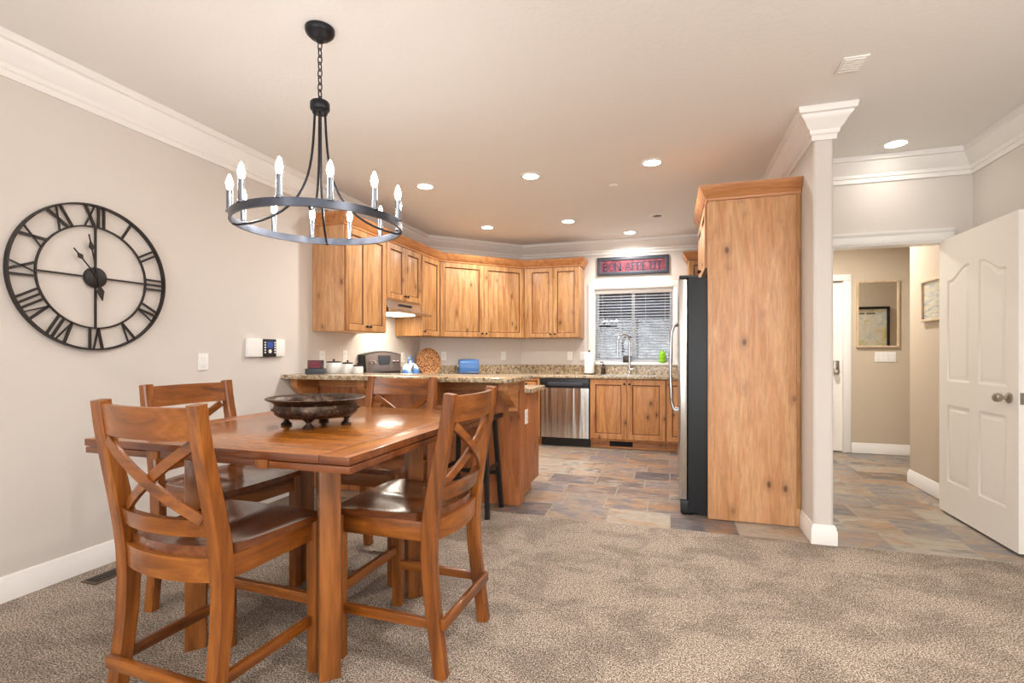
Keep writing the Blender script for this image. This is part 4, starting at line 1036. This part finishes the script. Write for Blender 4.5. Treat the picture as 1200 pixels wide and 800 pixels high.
Rm = Matrix.Translation((0, 0, 0.172)) @ Matrix.Rotation(math.radians(-32), 4, 'Z') @ Matrix.Rotation(math.radians(-10), 4, 'Y')
bmesh.ops.transform(tr.bm, matrix=Rm, verts=tr.bm.verts); tr.build('base', 'rattan', t)
pts = []
tr = MB().tube([(0.024, 0.169 * math.cos(2 * PI * k / 40), 0.169 * math.sin(2 * PI * k / 40)) for k in range(40)], 0.007, 8, closed=True)
bmesh.ops.transform(tr.bm, matrix=Rm, verts=tr.bm.verts); tr.build('rim', 'rattan', t)
# toaster
t = thing('toaster', 'blue two-slice toaster on the angled counter', 'toaster', (-2.53, 6.2, CZ + 0.001), math.radians(30))
ring = []
for k in range(9):
    a = PI * k / 8; pass
prof = [(-0.085, 0.02), (0.085, 0.02), (0.09, 0.06), (0.086, 0.16), (0.07, 0.19), (0.045, 0.2), (-0.045, 0.2), (-0.07, 0.19), (-0.086, 0.16), (-0.09, 0.06)]
MB().loops([[(x, y * s, 0.02 + (z - 0.02) * q) for y, z in prof] for x, s, q in ((-0.128, 0.90, 0.94), (-0.118, 1, 1), (0.118, 1, 1), (0.128, 0.90, 0.94))]).build('shell', 'bluetoast', t)
MB().box(-0.122, 0.122, -0.088, 0.088, 0.0, 0.021, 0.004).build('base', 'blackplastic', t)
for y in (-0.03, 0.03): MB().box(-0.085, 0.085, y - 0.012, y + 0.012, 0.1995, 0.202).build('slot', 'darkgap', t)
MB().box(-0.14, -0.1285, -0.012, 0.012, 0.10, 0.125, 0.003).build('lever', 'chrome', t)
MB().box(-0.12, 0.12, -0.0905, -0.0885, 0.03, 0.036).build('trim_strip', 'chrome', t)
# paper towel roll
t = thing('paper_towel_roll', 'white paper towel roll on a holder left of the window', 'paper towels', (-1.03, 6.80, CZ + 0.001))
MB().lathe([(0.0, 0), (0.075, 0), (0.075, 0.012), (0.0, 0.012)], (0, 0, 0), 28).build('holder_base', 'knob', t)
MB().lathe([(0.02, 0.0125), (0.064, 0.0125), (0.066, 0.02), (0.066, 0.285), (0.062, 0.292), (0.02, 0.292)], (0, 0, 0), 32).build('roll', 'paper', t)
MB().lathe([(0.0, 0.0125), (0.008, 0.0125), (0.008, 0.30), (0.013, 0.306), (0.010, 0.318), (0.0, 0.32)], (0, 0, 0), 12).build('rod', 'knob', t)
# soap bottle
t = thing('soap_dispenser', 'dark brown pump soap bottle on the sink counter', 'soap dispenser', (-0.845, 6.80, CZ + 0.001))
MB().lathe([(0.0, 0), (0.029, 0), (0.031, 0.006), (0.029, 0.085), (0.02, 0.1), (0.012, 0.106), (0.012, 0.118), (0.0, 0.118)], (0, 0, 0), 20).build('bottle', 'brown', t)
MB().lathe([(0.0, 0.118), (0.014, 0.118), (0.014, 0.132), (0.005, 0.134), (0.005, 0.158), (0.0, 0.158)], (0, 0, 0), 14).tube([(0, 0, 0.158), (-0.012, -0.012, 0.162), (-0.035, -0.03, 0.158)], 0.006, 8).build('pump', 'blackplastic', t)
# faucet and sink
t = thing('faucet', 'tall chrome gooseneck faucet at the sink', 'faucet', (-0.505, 6.80, CZ + 0.001))
MB().lathe([(0.0, 0), (0.028, 0), (0.026, 0.02), (0.016, 0.035), (0.015, 0.12), (0.0, 0.12)], (0, 0, 0), 20).build('base', 'chrome', t)
gp = [(0, 0, 0.10), (0, 0, 0.25), (0, 0, 0.44)] + [(-0.078 * 0.92 * (1 - math.cos(a)), -0.078 * 0.5 * (1 - math.cos(a)), 0.44 + 0.085 * math.sin(a)) for a in [PI * k / 12 for k in range(1, 13)]] + [(-0.1435, -0.078, 0.38), (-0.1435, -0.078, 0.30)]
MB().tube(gp, 0.012, 12).build('spout', 'chrome', t)
MB().tube([(-0.1435, -0.078, 0.31), (-0.1435, -0.078, 0.24)], 0.017, 12).build('spray_head', 'chrome', t)
MB().tube([(0.012, 0, 0.07), (0.035, -0.005, 0.075), (0.085, -0.015, 0.085)], 0.012, 10, r2=0.016).build('lever', 'chrome', t)
t = thing('sink', 'stainless sink rim in the granite under the window', 'sink', (-0.5, 6.6, CZ + 0.001))
sk_ = MB()
for i, (a, b, c, d) in enumerate(((-0.36, 0.36, -0.20, -0.185), (-0.36, 0.36, 0.10, 0.115), (-0.36, -0.345, -0.20, 0.115), (0.345, 0.36, -0.20, 0.115))): sk_.box(a, b, c, d, 0.0003, 0.004)
sk_.build('rim', 'steel', t)
MB().box(-0.345, 0.345, -0.185, 0.10, 0.0003, 0.0015).build('basin', 'steel', t)
# window sill items
t = thing('green_vase', 'bright green ribbed glass vase on the window sill', 'vase', (-0.095, YB - 0.018, WZ0 + 0.001))
MB().lathe([(0.0, 0), (0.038, 0), (0.046, 0.03), (0.038, 0.045), (0.047, 0.07), (0.039, 0.09), (0.044, 0.115), (0.03, 0.14), (0.018, 0.15), (0.02, 0.165), (0.0, 0.165)], (0, 0, 0), 28).build('body', 'green', t)
t = thing('planter_box', 'small dark wooden planter on the window sill behind the faucet', 'planter', (-0.55, YB - 0.014, WZ0 + 0.001))
MB().box(-0.05, 0.05, -0.035, 0.035, 0, 0.085, 0.004).build('box', 'brown', t)
MB().box(-0.044, 0.044, -0.029, 0.029, 0.0852, 0.089).build('soil', 'darkgap', t)
# blinds
t = thing('window_blind', 'white horizontal blind with open slats in the kitchen window', 'blind', (-0.47, YB + 0.06, WZ1)); o = (-0.47, YB + 0.06, WZ1)
MB().box(WX0 + 0.016, WX1 - 0.016, YB + 0.028, YB + 0.085, WZ1 - 0.065, WZ1 - 0.014, 0.004).build('headrail', 'white', t, o)
sl = MB(); n = 23
for k in range(n):
    z = WZ0 + 0.055 + k * (WZ1 - 0.08 - WZ0 - 0.055) / (n - 0.5)
    sl.box(WX0 + 0.018, WX1 - 0.018, -0.024, 0.024, -0.0012, 0.0012, rot=(math.radians(17), 0, 0), at=(0, YB + 0.056, z))
sl.build('slats', 'blind', t, o)
MB().box(WX0 + 0.018, WX1 - 0.018, YB + 0.036, YB + 0.076, WZ0 + 0.018, WZ0 + 0.036, 0.004).build('bottom_rail', 'blind', t, o)
for x in (WX0 + 0.11, -0.47 - 0.16, -0.47 + 0.16, WX1 - 0.11):
    MB().box(x - 0.0018, x + 0.0018, YB + 0.030, YB + 0.0315, WZ0 + 0.03, WZ1 - 0.06).build('ladder_cord', 'blind', t, o)

# ------------------------------------------------------------------ sign and hall pictures
t = thing('kitchen_sign', 'red framed sign reading BON APPETIT above the kitchen window', 'sign', (-0.478, YB, 2.36)); o = (-0.478, YB, 2.36)
s0, s1, q0, q1 = -0.945, -0.012, 2.238, 2.482
MB().box(s0 + 0.02, s1 - 0.02, YB - 0.016, YB - 0.002, q0 + 0.02, q1 - 0.02).build('board', 'red', t, o)
fm = MB()
fm.frame('Y', s0, s1, q0, q1, 0.045, YB - 0.001, YB - 0.03)
fm.build('frame', 'charcoal', t, o)
# serif capitals built from strokes
def letters(text, x0, x1, z0, z1, y):
    mb = MB(); hh_ = z1 - z0
    G = {'B': [[(0, 0), (0, 1)], 'bt', 'bb'], 'O': ['o'], 'N': [[(0, 0), (0, 1)], [(0, 1), (.8, 0)], [(.8, 0), (.8, 1)]], 'A': [[(0, 0), (.42, 1)], [(.42, 1), (.84, 0)], [(.17, .36), (.67, .36)]],
         'P': [[(0, 0), (0, 1)], 'bt'], 'E': [[(0, 0), (0, 1)], [(0, 1), (.58, 1)], [(0, .52), (.48, .52)], [(0, 0), (.6, 0)]], 'T': [[(.36, 0), (.36, 1)], [(0, 1), (.72, 1)]], 'I': [[(.06, 0), (.06, 1)]], '´': []}
    WID = {'B': .62, 'O': .8, 'N': .82, 'A': .84, 'P': .6, 'E': .62, 'T': .74, 'I': .14, ' ': .34}
    tot = sum(WID[c] + .2 for c in text) - .2; sx = (x1 - x0) / tot; x = x0
    def stroke(p, q, wd=0.012):
        p = Vector(p); q = Vector(q); t_ = (q - p).normalized(); n_ = Vector((-t_.y, t_.x)) * wd / 2
        mb.loops([[((p + n_).x, y, (p + n_).y), ((p - n_).x, y, (p - n_).y), ((p - n_).x, y - 0.002, (p - n_).y), ((p + n_).x, y - 0.002, (p + n_).y)],
                  [((q + n_).x, y, (q + n_).y), ((q - n_).x, y, (q - n_).y), ((q - n_).x, y - 0.002, (q - n_).y), ((q + n_).x, y - 0.002, (q + n_).y)]])
    for i, c in enumerate(text):
        mp = lambda p: (x + p[0] * sx, z0 + p[1] * hh_)
        for s in G.get(c, []):
            if s == 'o': arc = [(.4 + .4 * math.cos(2 * PI * k / 16), .5 + .5 * math.sin(2 * PI * k / 16)) for k in range(17)]
            elif s == 'bt': arc = [(0, 1)] + [(.28 + .3 * math.cos(a), .76 + .24 * math.sin(a)) for a in [PI / 2 - PI * k / 8 for k in range(9)]] + [(0, .52)]
            elif s == 'bb': arc = [(0, .52)] + [(.3 + .32 * math.cos(a), .26 + .26 * math.sin(a)) for a in [PI / 2 - PI * k / 8 for k in range(9)]] + [(0, 0)]
            else: arc = s
            for p, q in zip(arc, arc[1:]):
                vert = abs(p[0] - q[0]) < 0.01
                stroke(mp(p), mp(q), 0.021 if vert else 0.013)
                if not isinstance(s, str) and vert:
                    for e in (0, 1): stroke((mp((p[0], e))[0] - 0.014, mp((0, e))[1]), (mp((p[0], e))[0] + 0.014, mp((0, e))[1]), 0.005)
        if c == 'E': stroke(mp((.22, 1.08)), mp((.42, 1.25)), 0.008)
        x += (WID[c] + .2) * sx
    return mb
letters('BON APPETIT', s0 + 0.085, s1 - 0.09, q0 + 0.060, q1 - 0.082, YB - 0.0162).build('lettering', 'ink', t, o)

t = thing('hall_mirror', 'mirror in a thin pale wood frame on the hall end wall', 'mirror', (2.335, 7.0, 1.65)); o = (2.335, 7.0, 1.65)
m0, m1, n0, n1 = 2.119, 2.553, 1.255, 2.04
MB().box(m0 + 0.01, m1 - 0.01, 6.985, 6.998, n0 + 0.01, n1 - 0.01).build('mirror_glass', 'mirror', t, o)
fm = MB()
fm.frame('Y', m0, m1, n0, n1, 0.022, 6.999, 6.968)
fm.build('frame', 'palewood', t, o)
# the map poster seen in that mirror, on the alcove wall that faces it
t = thing('map_poster', 'map poster in a black frame reflected in the hall mirror', 'poster', (2.62, 5.55, 1.4)); o = (2.62, 5.55, 1.4)
p0, p1, r0, r1 = 2.24, 2.955, 1.0, 1.845
MB().box(p0 + 0.02, p1 - 0.02, 5.552, 5.562, r0 + 0.02, r1 - 0.02).build('sheet', 'map', t, o)
fm = MB()
fm.frame('Y', p0, p1, r0, r1, 0.034, 5.551, 5.58)
fm.build('frame', 'blackpaint', t, o)
hb_ = MB()
for k in range(13):
    if k in (7,): continue
    hb_.box(2.50 + k * 0.022, 2.516 + k * 0.022, 5.562, 5.563, 1.738, 1.760)
hb_.build('heading', 'blackplastic', t, o)
t = thing('framed_document', 'grey framed document on the hall side wall beside the open door', 'picture', (HX, 5.06, 1.64)); o = (HX, 5.06, 1.64)
MB().box(HX - 0.012, HX - 0.001, 4.835, 5.265, 1.475, 1.80).build('sheet', 'doc', t, o)
fm = MB()
fm.frame('X', 4.82, 5.282, 1.46, 1.815, 0.022, HX - 0.001, HX - 0.026)
fm.build('frame', 'palewood', t, o)

# ------------------------------------------------------------------ outside the kitchen window
g = MB().box(-9, 9, 7.13, 20, -0.12, -0.02); ob = g.build('patio_ground', 'ext_ground'); ob['kind'] = 'structure'
t = thing('patio_cover', 'dark timber patio roof outside the kitchen window', 'patio roof', (-0.5, 8.4, 0)); o = (-0.5, 8.4, 0)
MB().box(-4.5, 3.5, 7.3, 9.6, 2.36, 2.46).build('roof_deck', 'ext_dark', t, o)
MB().box(-4.5, 3.5, 9.5, 9.6, 2.12, 2.36).build('beam', 'ext_dark', t, o)
for x in (-1.22, 2.4): MB().box(x - 0.09, x + 0.09, 9.46, 9.6, -0.02, 2.12).build('post', 'ext_dark', t, o)
for k in range(6): MB().box(-3.6 + k * 1.1, -3.53 + k * 1.1, 7.3, 9.5, 2.27, 2.36).build('rafter', 'ext_dark', t, o)
t = thing('neighbour_house', 'neighbouring house of pale rubble stone with a dark roof seen through the blind', 'house', (0.5, 15, 0)); o = (0.5, 15, 0)
MB().box(-1.9, 6.5, 14.5, 18, -0.02, 2.05).build('wall', 'ext_wall', t, o)
MB().prism([(14.2, 2.05), (16.3, 3.7), (18.4, 2.05)], -2.6, 7.0, 'X').build('roof', 'ext_roof', t, o)
hd = MB()
for k in range(60):
    x = random.uniform(-4.5, -1.1); hd.lathe([(0, -0.3), (0.22, -0.2), (0.32, 0), (0.2, 0.22), (0, 0.3)], (x, random.uniform(12.6, 13.4), 0.25 if k < 12 else random.uniform(0.2, 1.0) + 0.3 * (-1.1 - x)), 7)
tag(hd.build('hedge', 'ext_hedge', loc=(-4, 13, 0)), 'green garden hedge left of the stone house beyond the blind', 'hedge')
